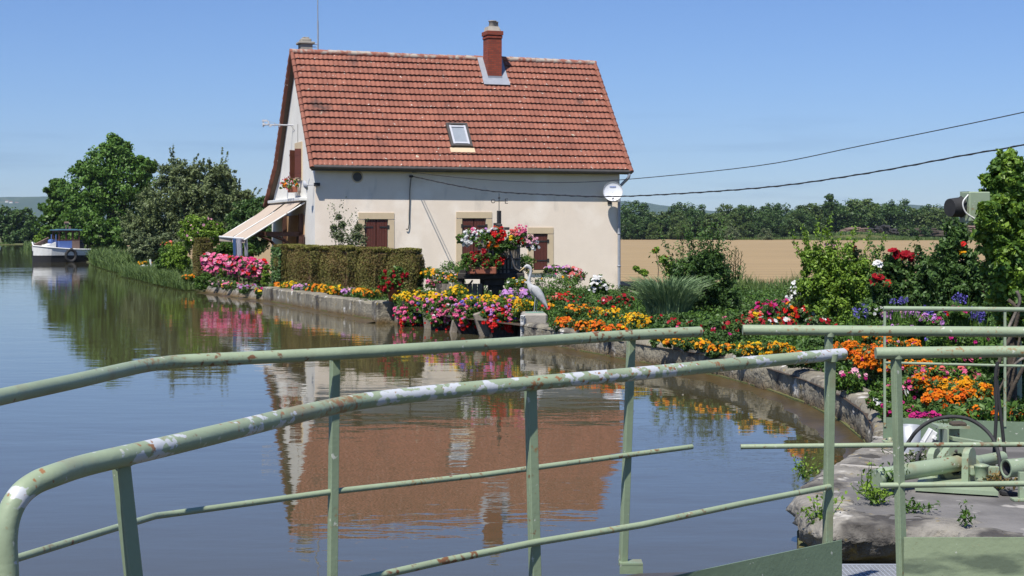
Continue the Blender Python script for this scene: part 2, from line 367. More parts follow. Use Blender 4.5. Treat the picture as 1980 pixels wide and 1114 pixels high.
def resample(pts, step):
    out = [pts[0]]; acc = 0
    for a, b in zip(pts, pts[1:]):
        L = (b - a).length
        if L < 1e-9: continue
        t = step - acc
        while t <= L: out.append(a.lerp(b, t / L)); t += step
        acc = L - (t - step)
    return out
# ------------------------------------------------------------------ water, land, field, hills
def water_mat():
    m = bpy.data.materials.new('water'); m.use_nodes = True; t = m.node_tree; N = t.nodes; L = t.links; b = N['Principled BSDF']
    b.inputs['Base Color'].default_value = (.068, .060, .030, 1); b.inputs['Roughness'].default_value = .012; b.inputs['IOR'].default_value = 1.45
    b.inputs['Specular IOR Level'].default_value = .62
    tc = N.new('ShaderNodeTexCoord'); h = None
    for sc_, st, amt, rot in ((1.1, (.55, 1, 1), .0066, 8), (4.2, (.45, 1, 1), .0018, -6), (14, (.6, 1, 1), .0004, 3)):
        mp = N.new('ShaderNodeMapping'); mp.inputs['Scale'].default_value = st; mp.inputs['Rotation'].default_value = (0, 0, R(rot))
        L.new(tc.outputs['Object'], mp.inputs[0]); n = N.new('ShaderNodeTexNoise'); n.inputs['Scale'].default_value = sc_; n.inputs['Detail'].default_value = 2
        L.new(mp.outputs[0], n.inputs['Vector']); mu = N.new('ShaderNodeMath'); mu.operation = 'MULTIPLY'; mu.inputs[1].default_value = amt; L.new(n.outputs['Fac'], mu.inputs[0])
        if h is None: h = mu.outputs[0]
        else:
            ad = N.new('ShaderNodeMath'); L.new(h, ad.inputs[0]); L.new(mu.outputs[0], ad.inputs[1]); h = ad.outputs[0]
    # patches of calm and of breeze
    n = N.new('ShaderNodeTexNoise'); n.inputs['Scale'].default_value = .11; n.inputs['Detail'].default_value = 3
    mp = N.new('ShaderNodeMapping'); mp.inputs['Scale'].default_value = (.5, 1, 1); L.new(tc.outputs['Object'], mp.inputs[0]); L.new(mp.outputs[0], n.inputs['Vector'])
    mr = N.new('ShaderNodeMapRange'); mr.inputs[1].default_value = .35; mr.inputs[2].default_value = .68; mr.inputs[3].default_value = .35; mr.inputs[4].default_value = 1.3; L.new(n.outputs['Fac'], mr.inputs[0])
    mu = N.new('ShaderNodeMath'); mu.operation = 'MULTIPLY'; L.new(h, mu.inputs[0]); L.new(mr.outputs[0], mu.inputs[1])
    bp = N.new('ShaderNodeBump'); bp.inputs['Distance'].default_value = 1; bp.inputs['Strength'].default_value = 1; L.new(mu.outputs[0], bp.inputs['Height']); L.new(bp.outputs[0], b.inputs['Normal'])
    return m
M['water'] = water_mat()
def fieldmat():
    m = mat('field', (.335, .235, .115), 1, (.285, .20, .095), .05, .03, 4); t = m.node_tree; N = t.nodes; L = t.links; b = N['Principled BSDF']
    fs = b.inputs['Base Color'].links[0].from_socket; tc = N.new('ShaderNodeTexCoord'); mp = N.new('ShaderNodeMapping'); mp.inputs['Rotation'].default_value = (0, 0, R(-3)); L.new(tc.outputs['Object'], mp.inputs[0])
    wv = N.new('ShaderNodeTexWave'); wv.bands_direction = 'Y'; wv.inputs['Scale'].default_value = .075; wv.inputs['Distortion'].default_value = 1.4; wv.inputs['Detail'].default_value = 3; wv.inputs['Detail Scale'].default_value = .6
    L.new(mp.outputs[0], wv.inputs['Vector']); mr = N.new('ShaderNodeMapRange'); mr.inputs[1].default_value = .05; mr.inputs[2].default_value = .35; mr.inputs[3].default_value = .72; mr.inputs[4].default_value = 1; L.new(wv.outputs['Fac'], mr.inputs[0])
    mx = N.new('ShaderNodeMix'); mx.data_type = 'RGBA'; mx.blend_type = 'MULTIPLY'; mx.inputs[0].default_value = .8; L.new(fs, mx.inputs[6]); L.new(mr.outputs[0], mx.inputs[7]); L.new(mx.outputs[2], b.inputs['Base Color'])
    return m
M['field'] = fieldmat()
Z = Vector((0, 0, 1))
def V3(p, z): return Vector((p[0], p[1], z))
CURVE = [G(x, y) for x, y in ((1013, 627), (1100, 640), (1233, 661), (1390, 685), (1480, 706), (1560, 731), (1625, 760), (1668, 790), (1685, 815), (1690, 838))]
QUAY = [G(x, y) for x, y in ((1690, 838), (1672, 850), (1640, 868), (1600, 893), (1560, 918), (1541, 943), (1546, 975), (1590, 1000), (1660, 1008), (1753, 1012), (1830, 1018), (1877, 1034), (1990, 1050), (2300, 1080))]
PIL = P(745, 625, 37.6); PIL.z = 0
LEFTW = [V3(PIL, 0), V3(P(508, 0, 49.1), 0), V3(P(400, 0, 56), 0)]
BANK = [V3(P(330, 0, 67), 0), V3(P(280, 0, 75), 0), V3(P(240, 0, 86), 0), V3(P(195, 0, 98), 0), V3(P(170, 0, 108), 0), V3(P(150, 0, 125), 0), V3(P(95, 0, 180), 0), V3(P(80, 0, 236), 0)]
shore = [V3(p, 0) for p in reversed(QUAY)] + [V3(p, 0) for p in reversed(CURVE[:-1])] + [V3(P(1010, 0, 32.6), 0), V3(P(765, 0, 38.6), 0)] + LEFTW + BANK
shore = [shore[i] for i in range(len(shore)) if i == 0 or (shore[i] - shore[i - 1]).length > .02]
poly = shore + [Vector((-110, 242, 0)), Vector((-7000, 243, 0)), Vector((-7000, 9000, 0)), Vector((7000, 9000, 0)), Vector((7000, -60, 0)), Vector((6, -60, 0)), Vector((6, 8.6, 0))]
b = MB(); pp = [V3(p, .06) for p in poly]; b.add(pp, [list(t) for t in tessellate_polygon([pp])])
n = len(shore) + 2; b.add([V3(p, .06) for p in poly[:n]] + [V3(p, -1.2) for p in poly[:n]], [[i, i + 1, n + i + 1, n + i] for i in range(n - 1)])
tag(b.build('ground', 'grass'), kind='structure')
b = MB(); b.quad((-500, -60, 0), (60, -60, 0), (60, 250, 0), (-500, 250, 0)); tag(b.build('water', 'water'), kind='structure')
b = MB(); fp = [(-9, 63, .09), (6, 60.5, .09), (40, 57, .09), (140, 50, .09), (260, 80, .09), (220, 352, .09), (60, 358, .09), (-64, 356, .09), (-58, 230, .09), (-28, 130, .09), (-16, 90, .09)]
b.add(fp, [list(t) for t in tessellate_polygon([[Vector(p) for p in fp]])]); tag(b.build('field', 'field'), kind='structure')
# garden earth behind the walls (gently domed), quay slab
gb = [V3(p, .34) for p in reversed(CURVE)] + [V3(P(745, 0, 37.9), .34), V3(P(640, 0, 42), .34), V3(P(508, 0, 49.4), .34), V3(P(400, 0, 56.2), .34), Vector((-10.6, 60, .10)), Vector((-7.6, 53.2, .04)), Vector((-2, 50, .04)), Vector((3.6, 51, .04)), Vector((9, 52, .12)), Vector((16, 46, .2)), Vector((10.5, 24, .3)), Vector((7.5, 14.3, .34))]
b = MB(); b.add(gb, [list(t) for t in tessellate_polygon([gb])]); tag(b.build('garden_ground', 'soil'), kind='structure')
def inset(pts, w_):
    o = []
    for i, p in enumerate(pts):
        a = pts[max(0, i - 1)]; c = pts[min(len(pts) - 1, i + 1)]; t_ = (c - a).normalized(); o.append(p + Vector((-t_.y, t_.x, 0)) * w_)
    return o
qp = [V3(p, .362) for p in inset([V3(p, 0) for p in QUAY], .20)] + [Vector((14, 9, .36)), Vector((14, 14.6, .36)), V3(G(1990, 850), .36)]
b = MB(); b.prism(qp, (0, 0, -1.4)); tag(b.build('quay', 'slab'), kind='structure')
b = MB()
for (x0, y0), (x1, y1) in (((1625, 899), (1722, 906)), ((1682, 871), (1785, 881)), ((1722, 906), (1760, 912)), ((1690, 845), (1720, 850))):
    q0 = G(x0, y0, .37); q1 = G(x1, y1, .37); dq = (q1 - q0).normalized(); b.box((q0 + q1) / 2, ((q1 - q0).length, .035, .012), Matrix.Rotation(math.atan2(dq.y, dq.x), 3, 'Z'))
tag(b.build('slab_joints', 'surround_pale'), kind='structure')
for (pts, yy, nm) in (([(-9000, 60), (-3400, 62), (-1330, 63), (-1230, 66), (-1130, 62), (-1000, 55), (-800, 60), (-600, 70), (-450, 66), (-350, 50), (0, 40), (200, 62), (280, 66), (360, 62), (470, 50), (620, 40), (800, 44), (980, 60), (1080, 58), (1200, 50), (1500, 46), (6000, 50)], 4200, 'hills'),):
    b = MB(); rows = []
    for j in range(26):
        t = j / 25; row = []
        for i in range(240):
            x = -4200 + 7600 * i / 239; xs = np.interp(x, [p[0] for p in pts], [p[1] for p in pts])
            z = xs * (1.25 + .22 * min(1, max(0, (-x - 700) / 400))) * math.sin(min(1, t * 1.35) * math.pi / 2) + 5 * math.sin(x * .011 + j) * t + 3 * math.sin(x * .037 + j * 2) * t
            row.append((x, yy - 900 + 1500 * t, z - 2))
        rows.append(row)
    vs = [p for r in rows for p in r]; b.smooth = True; b.add(vs, [[j * 240 + i, j * 240 + i + 1, (j + 1) * 240 + i + 1, (j + 1) * 240 + i] for j in range(25) for i in range(239)])
    tag(b.build('hills', 'hill'), kind='structure')
# a hamlet on the hill at the left
for i, (px, py, s) in enumerate(((14, 386, .5), (22, 388, .5), (33, 409, .5))):
    o = P(px, py, 3900); o.z = 62 * 1.47 * math.sin(.4 * 1.35 * math.pi / 2) + 1 + (2 - i) * 2; t = thing('village_house', ['tiny pale house highest on the distant hillside', 'tiny pale house right of the highest one on the distant hillside', 'tiny pale house at the foot of the distant hill'][i], 'house', o, 'village houses on the far hillside')
    one('wall', lambda b: b.box(o + Vector((0, 0, 0)), (16 * s, 9, 5 * s + 1)), 'plaster_white', t)
    one('roof', lambda b: b.prism([o + Vector((-9 * s, -5, 1.8)), o + Vector((9 * s, -5, 1.8)), o + Vector((8 * s, 0, 3.6)), o + Vector((-8 * s, 0, 3.6))], (0, .5, .2)), 'worn_wood', t)

# ------------------------------------------------------------------ masonry walls
def swept_wall(name, pts, top, wid, depth, mats, label, cat, joint=1.1, rough=.03, inner_drop=.3, seed=1, chip=0.0, under=0):
    """a stone wall swept along its water line: pts on the face, body towards the land (to the right of travel)"""
    rr = np.random.default_rng(seed); line = resample(catmull([V3(p, 0) for p in pts], 10), .045 if under else .08)
    prof = [(0, -depth), (0, -.1), (0, .02), (0, .12), (.0, .20), (.01, top * .8), (.03, top - .02), (.07, top), (wid * .35, top + .01), (wid * .6, top + .012), (wid - .05, top), (wid, top - .03), (wid, top - inner_drop)]
    if under: prof[0:5] = [(under, -depth), (under, -.1), (under * .9, .02), (under * .5, .10), (under * .12, .17)]; prof[5] = (-.02, top * .72)
    fine = []
    for (o0, z0_), (o1, z1_) in zip(prof, prof[1:]):
        k_ = max(1, int(math.hypot(o1 - o0, z1_ - z0_) / .035)) if z0_ > -.15 else 1; fine += [(o0 + (o1 - o0) * q / k_, z0_ + (z1_ - z0_) * q / k_) for q in range(k_)]
    prof = fine + [prof[-1]]
    vs = []; m = len(prof); acc = 0; nxt = joint * (.7 + rr.random() * .6); nz = rr.normal(size=(len(line), m)); sm = nz.copy()
    for _ in range(2): sm[1:-1] = (sm[:-2] + sm[1:-1] + sm[2:]) / 3; sm[:, 1:-1] = (sm[:, :-2] + sm[:, 1:-1] + sm[:, 2:]) / 3
    blk = 0
    for i, p in enumerate(line):
        a = line[max(0, i - 1)]; c = line[min(len(line) - 1, i + 1)]; t = (c - a).normalized(); n = Vector((-t.y, t.x, 0))
        if i: acc += (p - line[i - 1]).length
        jt = 0
        if acc > nxt: acc = 0; nxt = joint * (.7 + rr.random() * .6); jt = .035; blk = rr.normal() * rough * .5
        for k, (o, z) in enumerate(prof):
            q = p + n * (o + (jt if o < .06 else 0) + (blk if o < .1 else 0)); q.z = z - (jt * .6 if o > .04 else 0); nv_ = noise.fractal(q * 3.0, .8, 2.1, 3) * rough + noise.fractal(q * 13, .6, 2.1, 3) * chip; q += n * nv_ * (1.2 if o < .12 else .3); q.z += nv_ * .35 * (z > .1); vs.append(q)
    b = MB(); b.smooth = True; L_ = len(line); b.add(vs, [[i * m + k, (i + 1) * m + k, (i + 1) * m + k + 1, i * m + k + 1] for i in range(L_ - 1) for k in range(m - 1)])
    b.add(vs[:m], [list(range(m))]); b.add(vs[-m:], [list(range(m))[::-1]])
    o = b.build(name, mats); return tag(o, label, cat)
swept_wall('basin_wall', CURVE, .40, .42, .7, 'stone', 'long curved stone retaining wall round the basin below the marigold bed', 'wall', 1.3, .022, .1, 1, .014)
swept_wall('quay_wall', QUAY, .362, .42, .8, 'stone_pale', 'pitted weathered stone edge of the lock quay with crumbling rounded corner', 'wall', 1.5, .045, .06, 3, .035, .28)
swept_wall('canal_wall', [p for p in reversed([V3(P(770, 0, 36.9), 0), PIL, LEFTW[1]])][::-1], .46, .5, .6, 'stone', 'low stone block wall along the canal in front of the clipped hedge', 'wall', .8, .05, .2, 5)if 0 else None
def footing(name, pts, wid):
    line = resample(catmull([V3(p, 0) for p in pts], 10), .3); vs = []
    for i, p in enumerate(line):
        a = line[max(0, i - 1)]; c = line[min(len(line) - 1, i + 1)]; t_ = (c - a).normalized(); n_ = Vector((t_.y, -t_.x, 0)); w_ = wid * (.8 + .25 * math.sin(i * .31) + .15 * math.sin(i * 1.3))
        vs += [p - n_ * .1 + Z * .055, p + n_ * w_ * .5 + Z * (.022 + .008 * math.sin(i * 1.1)), p + n_ * w_ - Z * .02]
    b = MB(); b.smooth = True; b.add(vs, [[3 * i + k, 3 * i + 3 + k, 3 * i + 4 + k, 3 * i + 1 + k] for i in range(len(line) - 1) for k in (0, 1)]); tag(b.build(name, 'wet_mud'), kind='structure')
footing('mud_bank', CURVE, .48)
footing('mud_bank', [V3(P(400, 0, 56), 0), V3(P(508, 0, 49.1), 0), V3(P(620, 0, 43.2), 0), V3(P(740, 0, 37.7), 0)], .55)
def block_wall(name, a, c, top, dep, mats, label, step=.85, slope=0):
    a = V3(a, 0); c = V3(c, 0); L_ = (c - a).length; u = (c - a).normalized(); n = Vector((u.y, -u.x, 0)) * (1 if Vector((u.y, -u.x, 0)).y > 0 else -1)
    b = MB(); x = 0
    while x < L_:
        wd = min(step * (.75 + random.random() * .6), L_ - x + .05); tp = top + random.uniform(-.02, .02); Q = Matrix((u, n, Vector((0, 0, 1)))).transposed()
        Q = Q @ Matrix.Rotation(random.uniform(-.03, .03), 3, 'Z') @ Matrix.Rotation(slope + random.uniform(-.03, .03), 3, 'X')
        ctr = a + u * (x + wd / 2) + n * (dep / 2 + random.uniform(-.03, .03)); ctr.z = tp - .32
        b.box(ctr, (wd - .035, dep, .64), Q, .035); x += wd
    b.box(a + u * L_ / 2 + n * (dep / 2 + .12) + Vector((0, 0, -.12 + top * .3)), (L_, dep, .5 + top * .4), Matrix((u, n, Vector((0, 0, 1)))).transposed())
    return tag(b.build(name, mats), label, 'wall')
block_wall('canal_wall', P(742, 0, 37.7), P(508, 0, 49.1), .46, .45, 'stone', 'low wall of grey stone blocks along the canal in front of the clipped hedge')
block_wall('canal_wall', P(507, 0, 49.2), P(400, 0, 56), .36, .5, 'stone_pale', 'sloping pale stone bank edging below the pink geraniums', .7, -.5)
# pillar, ledge and leaning stones below the flower troughs, block carrying the heron
def rough_block(name, c, size, mats, label, cat='stone block', rz=0, bev=.04, tilt=0):
    b = MB(); Q = Matrix.Rotation(rz, 3, 'Z') @ Matrix.Rotation(tilt, 3, 'Y'); b.box(c, size, Q, bev); return tag(b.build(name, mats), label, cat)
rough_block('stone_pillar', P(748, 0, 38.0) * 1 + Vector((0, 0, -P(748, 0, 38.0).z + .0)), (.62, .8, 1.06), 'stone', 'squat grey stone pillar under the pot of dark red geraniums', 'pillar', .25)
p = P(784, 0, 36.9); rough_block('stone_pillar', V3(p, .1), (.42, .7, .7), 'stone_pale', 'low pale stone pier where the trough row begins', 'pillar', .25, .05, .1)
hb = P(1032, 0, 31.75); hb.z = 0
rough_block('stone_pillar', V3(hb, -.1), (.50, 1.0, 1.36), 'concrete', 'square concrete block carrying the heron statue', 'pillar', .05)
for i, (px, d, wd, tl, lb) in enumerate(((830, 35.6, .26, -.10, 'pale broad stone between the first and second dark trough'), (880, 34.3, .17, .22, 'narrow pale leaning stone between the second and third dark trough'), (891, 34.0, .07, 0, 'thin upright pale stake right of the leaning stone'), (934, 33.1, .24, -.30, 'pale leaning stone slab with a knot between the third and fourth dark trough'))):
    p = P(px, 0, d); rough_block('leaning_stone', V3(p, .16), (wd, .12, .72), 'bleached_wood', lb, 'stone', .2, .02, tl)
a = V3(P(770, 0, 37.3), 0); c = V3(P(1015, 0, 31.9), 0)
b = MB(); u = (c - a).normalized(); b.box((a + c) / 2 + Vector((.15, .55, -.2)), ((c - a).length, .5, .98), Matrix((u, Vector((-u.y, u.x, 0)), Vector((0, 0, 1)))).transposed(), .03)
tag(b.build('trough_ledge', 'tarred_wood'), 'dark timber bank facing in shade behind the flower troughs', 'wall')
# water gauge
t = thing('water_gauge', 'white vertical water level gauge with black scale marks on the concrete block', 'gauge', P(1011, 640, 31.2))
g0 = P(1011, 640, 31.2); one('plate', lambda b: b.box((g0.x, g0.y - .0, .08), (.095, .02, .94), None, .004), 'white_paint', t)
def marks(b):
    y = g0.y - .016
    for i in range(22):
        z = -.1 + i * .03; wd = .05 if i % 5 == 0 else .026; b.box((g0.x + .04 - wd / 2, y, z), (wd, .006, .012))
    segs = {2: 'abged', 3: 'abgcd', 4: 'fgbc', 5: 'afgcd'}
    for k, dg in enumerate((5, 4, 3, 2)):
        cx, cz, s = g0.x - .018, .48 - k * .15, .022
        G_ = {'a': (0, s * 2, s * 1.6, .009), 'g': (0, 0, s * 1.6, .009), 'd': (0, -s * 2, s * 1.6, .009), 'b': (s * .8, s, .009, s * 2), 'c': (s * .8, -s, .009, s * 2), 'e': (-s * .8, -s, .009, s * 2), 'f': (-s * .8, s, .009, s * 2)}
        for q in segs[dg]: x, z, wx, wz = G_[q]; b.box((cx + x, y, cz + z), (wx, .006, wz))
one('scale_marks', marks, 'black', t)

# ------------------------------------------------------------------ the lock keeper's house
th = R(18.79); U = Vector((math.cos(th), math.sin(th), 0)); W_ = Vector((-math.sin(th), math.cos(th), 0)); Z = Vector((0, 0, 1))
A = Vector((-6.846, 53.9, 0)); HL = 11.446; HD = 3.27; oL = .19; oR = .30; oF = .334; ze = 4.463; zr = 8.77; HT = 8.6
QH = Matrix((U, W_, Z)).transposed()
def hp(s, t, z): return A + U * s + W_ * t + Z * z
def onfront(px, py, off=0): q = hit(px, py, A - W_ * off, W_) - A; return q.dot(U), q.z
def ongable(px, py, off=0): q = hit(px, py, A - U * off, U) - A; return q.dot(W_), q.z
house = thing('house', "cream lock keeper's house with steep red tiled roof and closed brown shutters beside the canal", 'house', A)
rk = ongable(533, 325, oL); re_ = ongable(514, 399, oL)      # where the rear slope kicks out, and its eave
tk, zk = min(rk[0], HT - 1.2), rk[1]; te, zee = re_
if te < tk + .4: te = tk + 1.4
# walls with real openings are shallow recesses: wall skin with the windows laid as recessed parts
WINS = []
for (x0, y0, x1, y1, ns) in ((693, 413, 762, 514, 2), (882, 411.5, 951, 514, 2), (1020.5, 441.5, 1070, 522, 1)):
    s0, z1 = onfront(x0, y0); s1, z0 = onfront(x1, y1); WINS.append((s0, s1, z0, z1, ns))
def front_wall(b):
    xs = [0]; y = .35
    for s0, s1, z0, z1, ns in WINS: xs += [s0 + .22, s1 - .22]
    xs.append(HL); ztop = ze + .25
    for i in range(len(xs) - 1):
        a_, c_ = xs[i], xs[i + 1]
        if i % 2 == 0: b.box(hp((a_ + c_) / 2, y / 2, ztop / 2 - .3), (c_ - a_, y, ztop + .6), QH)
        else:
            s0, s1, z0, z1, ns = WINS[i // 2]
            b.box(hp((a_ + c_) / 2, y / 2, (z0 - .6) / 2), (c_ - a_, y, z0 + .6), QH); b.box(hp((a_ + c_) / 2, y / 2, (z1 - .2 + ztop) / 2), (c_ - a_, y, ztop - z1 + .2), QH)
    b.box(hp(HL / 2, y + .3, ztop / 2 - .3), (HL - .1, .5, ztop + .5), QH)
one('wall', front_wall, 'plaster', house)
def gable_poly(s): return [hp(s, .002, -.6), hp(s, .002, ze + .35), hp(s, HD, zr - .12), hp(s, tk, zk - .15), hp(s, min(te, HT) - .1, zk - .15 - (min(te, HT) - .1 - tk) * (zk - zee) / (te - tk)), hp(s, min(te, HT) - .1, -.6)]
gw = one('gable_wall', lambda b: b.prism(gable_poly(-.004), U * .3), 'plaster_white', house)
one('gable_wall', lambda b: b.prism(gable_poly(HL - .3), U * .304), 'plaster', house)
one('wall', lambda b: b.box(hp(HL / 2, HT - .2, 1), (HL - .2, .3, 3), QH), 'plaster', house)
# roof: courses of wavy interlocking tiles
def tile_mat():
    m = mat('roof_tile', (.285, .107, .068), .85, (.215, .077, .05), 1.2, .004, 50); t = m.node_tree; N = t.nodes; L = t.links; b = N['Principled BSDF']
    fs = b.inputs['Base Color'].links[0].from_socket; a = N.new('ShaderNodeAttribute'); a.attribute_name = 'rnd'
    mr = N.new('ShaderNodeMapRange'); mr.inputs[3].default_value = .90; mr.inputs[4].default_value = 1.10; L.new(a.outputs['Fac'], mr.inputs[0])
    mx = N.new('ShaderNodeMix'); mx.data_type = 'RGBA'; mx.blend_type = 'MULTIPLY'; mx.inputs[0].default_value = 1; L.new(fs, mx.inputs[6]); L.new(mr.outputs[0], mx.inputs[7]); L.new(mx.outputs[2], b.inputs['Base Color'])
    layer(m, (.13, .06, .045), .60, .85, 2.2, (1, 1, .25)); layer(m, (.56, .50, .44), .66, .72, 9, (1, 1, .5)); layer(m, (.09, .045, .035), .62, .74, 1.1, (1, 1, .2), None, 10); layer(m, (.45, .40, .30), .70, .73, 3.2); return m
M['tile'] = tile_mat()
def tiles(name, s0, s1, prof, rows, pitch, skip=None, lab=None):
    """prof: list of (t, z) down the slope from ridge to eave"""
    L_ = [0]
    for a_, c_ in zip(prof, prof[1:]): L_.append(L_[-1] + math.hypot(c_[0] - a_[0], c_[1] - a_[1]))
    def at(l):
        l = max(0, min(L_[-1] * 1.0, l)); return np.interp(l, L_, [p[0] for p in prof]), np.interp(l, L_, [p[1] for p in prof])
    nc = int(round((s1 - s0) / pitch)); sub = 8; nv = nc * sub; V = []; rn = []; sgn = 1 if prof[-1][0] > prof[0][0] else -1
    for r_ in range(rows):
        l0 = L_[-1] * r_ / rows - (.03 if r_ else 0); l1 = L_[-1] * (r_ + 1) / rows + .02
        (t0, z0), (t1, z1) = at(l0), at(l1 - .02 if r_ == rows - 1 else l1); dz = z0 - z1; dt = t1 - t0; ln = math.hypot(dz, dt); nx, nz_ = dz / ln * sgn * 1.0, abs(dt) / ln
        jit = rng.normal(size=nc) * .004; off = .0
        pts = []
        for i in range(nv + 1):
            s = s0 + (s1 - s0) * i / nv; ph = i / sub + (.0 if r_ % 2 == 0 else .0); f = ph % 1
            wv = .030 * (math.cos(2 * math.pi * f) * .5 + .5) ** .8; sag = .025 * math.sin(s * .9 + 1) * math.sin(l0 * .6)
            j = jit[min(nc - 1, i // sub)]; lo = .073 + j + wv + sag; hi = .006 + wv * .8 + sag
            t_hi, z_hi = t0 + nx * hi, z0 + nz_ * hi; t_lo, z_lo = t1 + nx * lo, z1 + nz_ * lo
            pts.append((hp(s, t_hi, z_hi), hp(s, t_lo, z_lo), hp(s, t_lo - nx * .013, z_lo - nz_ * .013), hp(s, t_lo - nx * .03 - dt / ln * .14, z_lo - nz_ * .03 + dz / ln * .14), hp(s, t_lo - nx * .07 - dt / ln * .14, z_lo - nz_ * .07 + dz / ln * .14)))
        tr = rng.random(nc)
        for i in range(nv):
            if skip and skip(s0 + (s1 - s0) * (i + .5) / nv, (l0 + l1) / 2, r_): continue
            V.append([pts[i][0], pts[i + 1][0], pts[i + 1][1], pts[i][1]]); V.append([pts[i][1], pts[i + 1][1], pts[i + 1][2], pts[i][2]]); V.append([pts[i][2], pts[i + 1][2], pts[i + 1][3], pts[i][3]]); V.append([pts[i][3], pts[i + 1][3], pts[i + 1][4], pts[i][4]]); rn += [tr[i // sub // 2 * 2 if i // sub // 2 * 2 < nc else 0]] * 4
    return np_mesh(name, np.array([[list(q) for q in f] for f in V]), 4, 'tile', house, rnd=np.array(rn))
FP = [(HD, zr), (-oF, ze)]
def onroof(px, py):
    n = (hp(0, -oF, ze) - hp(0, HD, zr)).cross(U).normalized(); q = hit(px, py, hp(0, HD, zr), n) - A
    return q.dot(U), q.dot(W_), q.z
roof = tiles('roof', -oL, HL + oR, FP, 17, .178)
tiles('roof', -oL, HL + oR, [(HD, zr), (tk, zk), (te, zee)], 22, .178)
def under(b):
    k = .05
    b.prism([hp(-oL + .03, HD, zr - k), hp(HL + oR - .03, HD, zr - k), hp(HL + oR - .03, -oF + .02, ze - k), hp(-oL + .03, -oF + .02, ze - k)], (0, 0, -.05))
    b.prism([hp(-oL + .03, HD, zr - k), hp(-oL + .03, tk, zk - k), hp(HL + oR - .03, tk, zk - k), hp(HL + oR - .03, HD, zr - k)], (0, 0, -.05))
    b.prism([hp(-oL + .03, tk, zk - k), hp(-oL + .03, te, zee - k), hp(HL + oR - .03, te, zee - k), hp(HL + oR - .03, tk, zk - k)], (0, 0, -.05))
one('soffit', under, 'soffit', house)
def verge(b, s, prof, wd=.16):
    L_ = 0
    for (t0, z0), (t1, z1) in zip(prof, prof[1:]):
        ln = math.hypot(t1 - t0, z1 - z0); n = int(ln / .33)
        for i in range(n):
            f0, f1 = i / n, (i + 1) / n + .03; a_ = hp(s, t0 + (t1 - t0) * f0, z0 + (z1 - z0) * f0 + .04); c_ = hp(s, t0 + (t1 - t0) * f1, z0 + (z1 - z0) * f1 + .075)
            b.tube([a_, c_], [wd * .44, wd * .56], 7)
one('verge_tile', lambda b: verge(b, -oL - .0, [(HD, zr), (-oF, ze)]), 'tile', house)
one('verge_tile', lambda b: verge(b, -oL - .0, [(HD, zr), (tk, zk), (te, zee)], .2), 'tile', house)
one('verge_tile', lambda b: verge(b, HL + oR, [(HD, zr), (-oF, ze)]), 'tile', house)
def ridge(b):
    n = 34; x0 = -oL - .08; L_ = HL + oL + oR + .12
    for i in range(n):
        a_ = x0 + L_ * i / n; b.tube([hp(a_, HD, zr + .03 + .012 * math.sin(a_)), hp(a_ + L_ / n * 1.08, HD, zr + .03 + .012 * math.sin(a_))], [.125, .105], 9)
M['ridge'] = layer(mat('ridge_tile', (.33, .12, .08), .9, (.25, .10, .07), 3), (.42, .36, .30), .45, .60, 4)
one('ridge_tile', ridge, 'ridge', house)
def gut(b):
    pts = [hp(-oL - .04, -oF - .06, ze - .02), hp(HL + oR + .02, -oF - .06, ze - .06)]; b.tube(pts, .075, 10); b.box(hp((HL + oR - oL) / 2, -oF + .03, ze - .09), (HL + oL + oR, .03, .12), QH)
one('gutter', gut, 'gutter', house)
# downpipe at the right corner
def dpipe(b):
    s = HL - .06; b.tube(catmull([hp(HL + oR - .08, -oF - .06, ze - .08), hp(HL + oR - .10, -oF - .05, ze - .26), hp(s + .12, -.16, ze - .48), hp(s, -.10, ze - .66), hp(s, -.10, ze - 1.1), hp(s, -.10, .05)], 5), .055, 10)
    for z in (3.5, 2.1, .9): b.lathe(hp(s, -.10, z), [(.056, 0), (.072, .01), (.072, .05), (.056, .06)], 10)
one('downpipe', dpipe, 'zinc', house)
# shuttered windows
for (s0, s1, z0, z1, ns) in WINS:
    wf = .22; b = MB(); t_ = -.012
    b.box(hp((s0 + s1) / 2, t_ + .09, z1 - wf / 2 + .03), (s1 - s0, .2, wf - .06 + .06), QH); fr_s = (s0 + wf / 2 - .0, s1 - wf / 2)
    for q in fr_s: b.box(hp(q, t_ + .09, (z0 + z1 - wf) / 2), (wf, .2, z1 - z0 - wf), QH)
    b.box(hp((s0 + s1) / 2, t_ + .06, z0 - .05), (s1 - s0 + .1, .24, .1), QH)
    wd = b.build('window', 'surround', house); a_, c_ = s0 + wf + .01, s1 - wf - .01; n_ = ns
    one('window_back', lambda b: b.box(hp((a_ + c_) / 2, .16, (z0 + z1 - wf) / 2), (c_ - a_ + .02, .02, z1 - z0 - wf), QH), 'black', wd)
    for k in range(n_):
        q0 = a_ + (c_ - a_) * k / n_ + .012; q1 = a_ + (c_ - a_) * (k + 1) / n_ - .012
        def sh(b):
            m_ = 4
            for j in range(m_): b.box(hp(q0 + (q1 - q0) * (j + .5) / m_, .045, (z0 + z1 - wf) / 2 + .01), ((q1 - q0) / m_ - .006, .035, z1 - z0 - wf - .03), QH, .003)
        one('shutter', sh, 'shutter', wd)
        for z in (z1 - wf - .25, z0 + .35):
            if z < .6: continue
            def hg(b):
                b.box(hp((q0 + q1) / 2 + (-.05 if k == 0 and n_ == 2 else .06), .018, z), ((q1 - q0) * .75, .012, .045), QH); e_ = q0 - .03 if (k == 0 and n_ == 2) else q1 + .03; b.box(hp(e_, -.02, z), (.07, .03, .13), QH)
            one('hinge', hg, 'iron', wd)
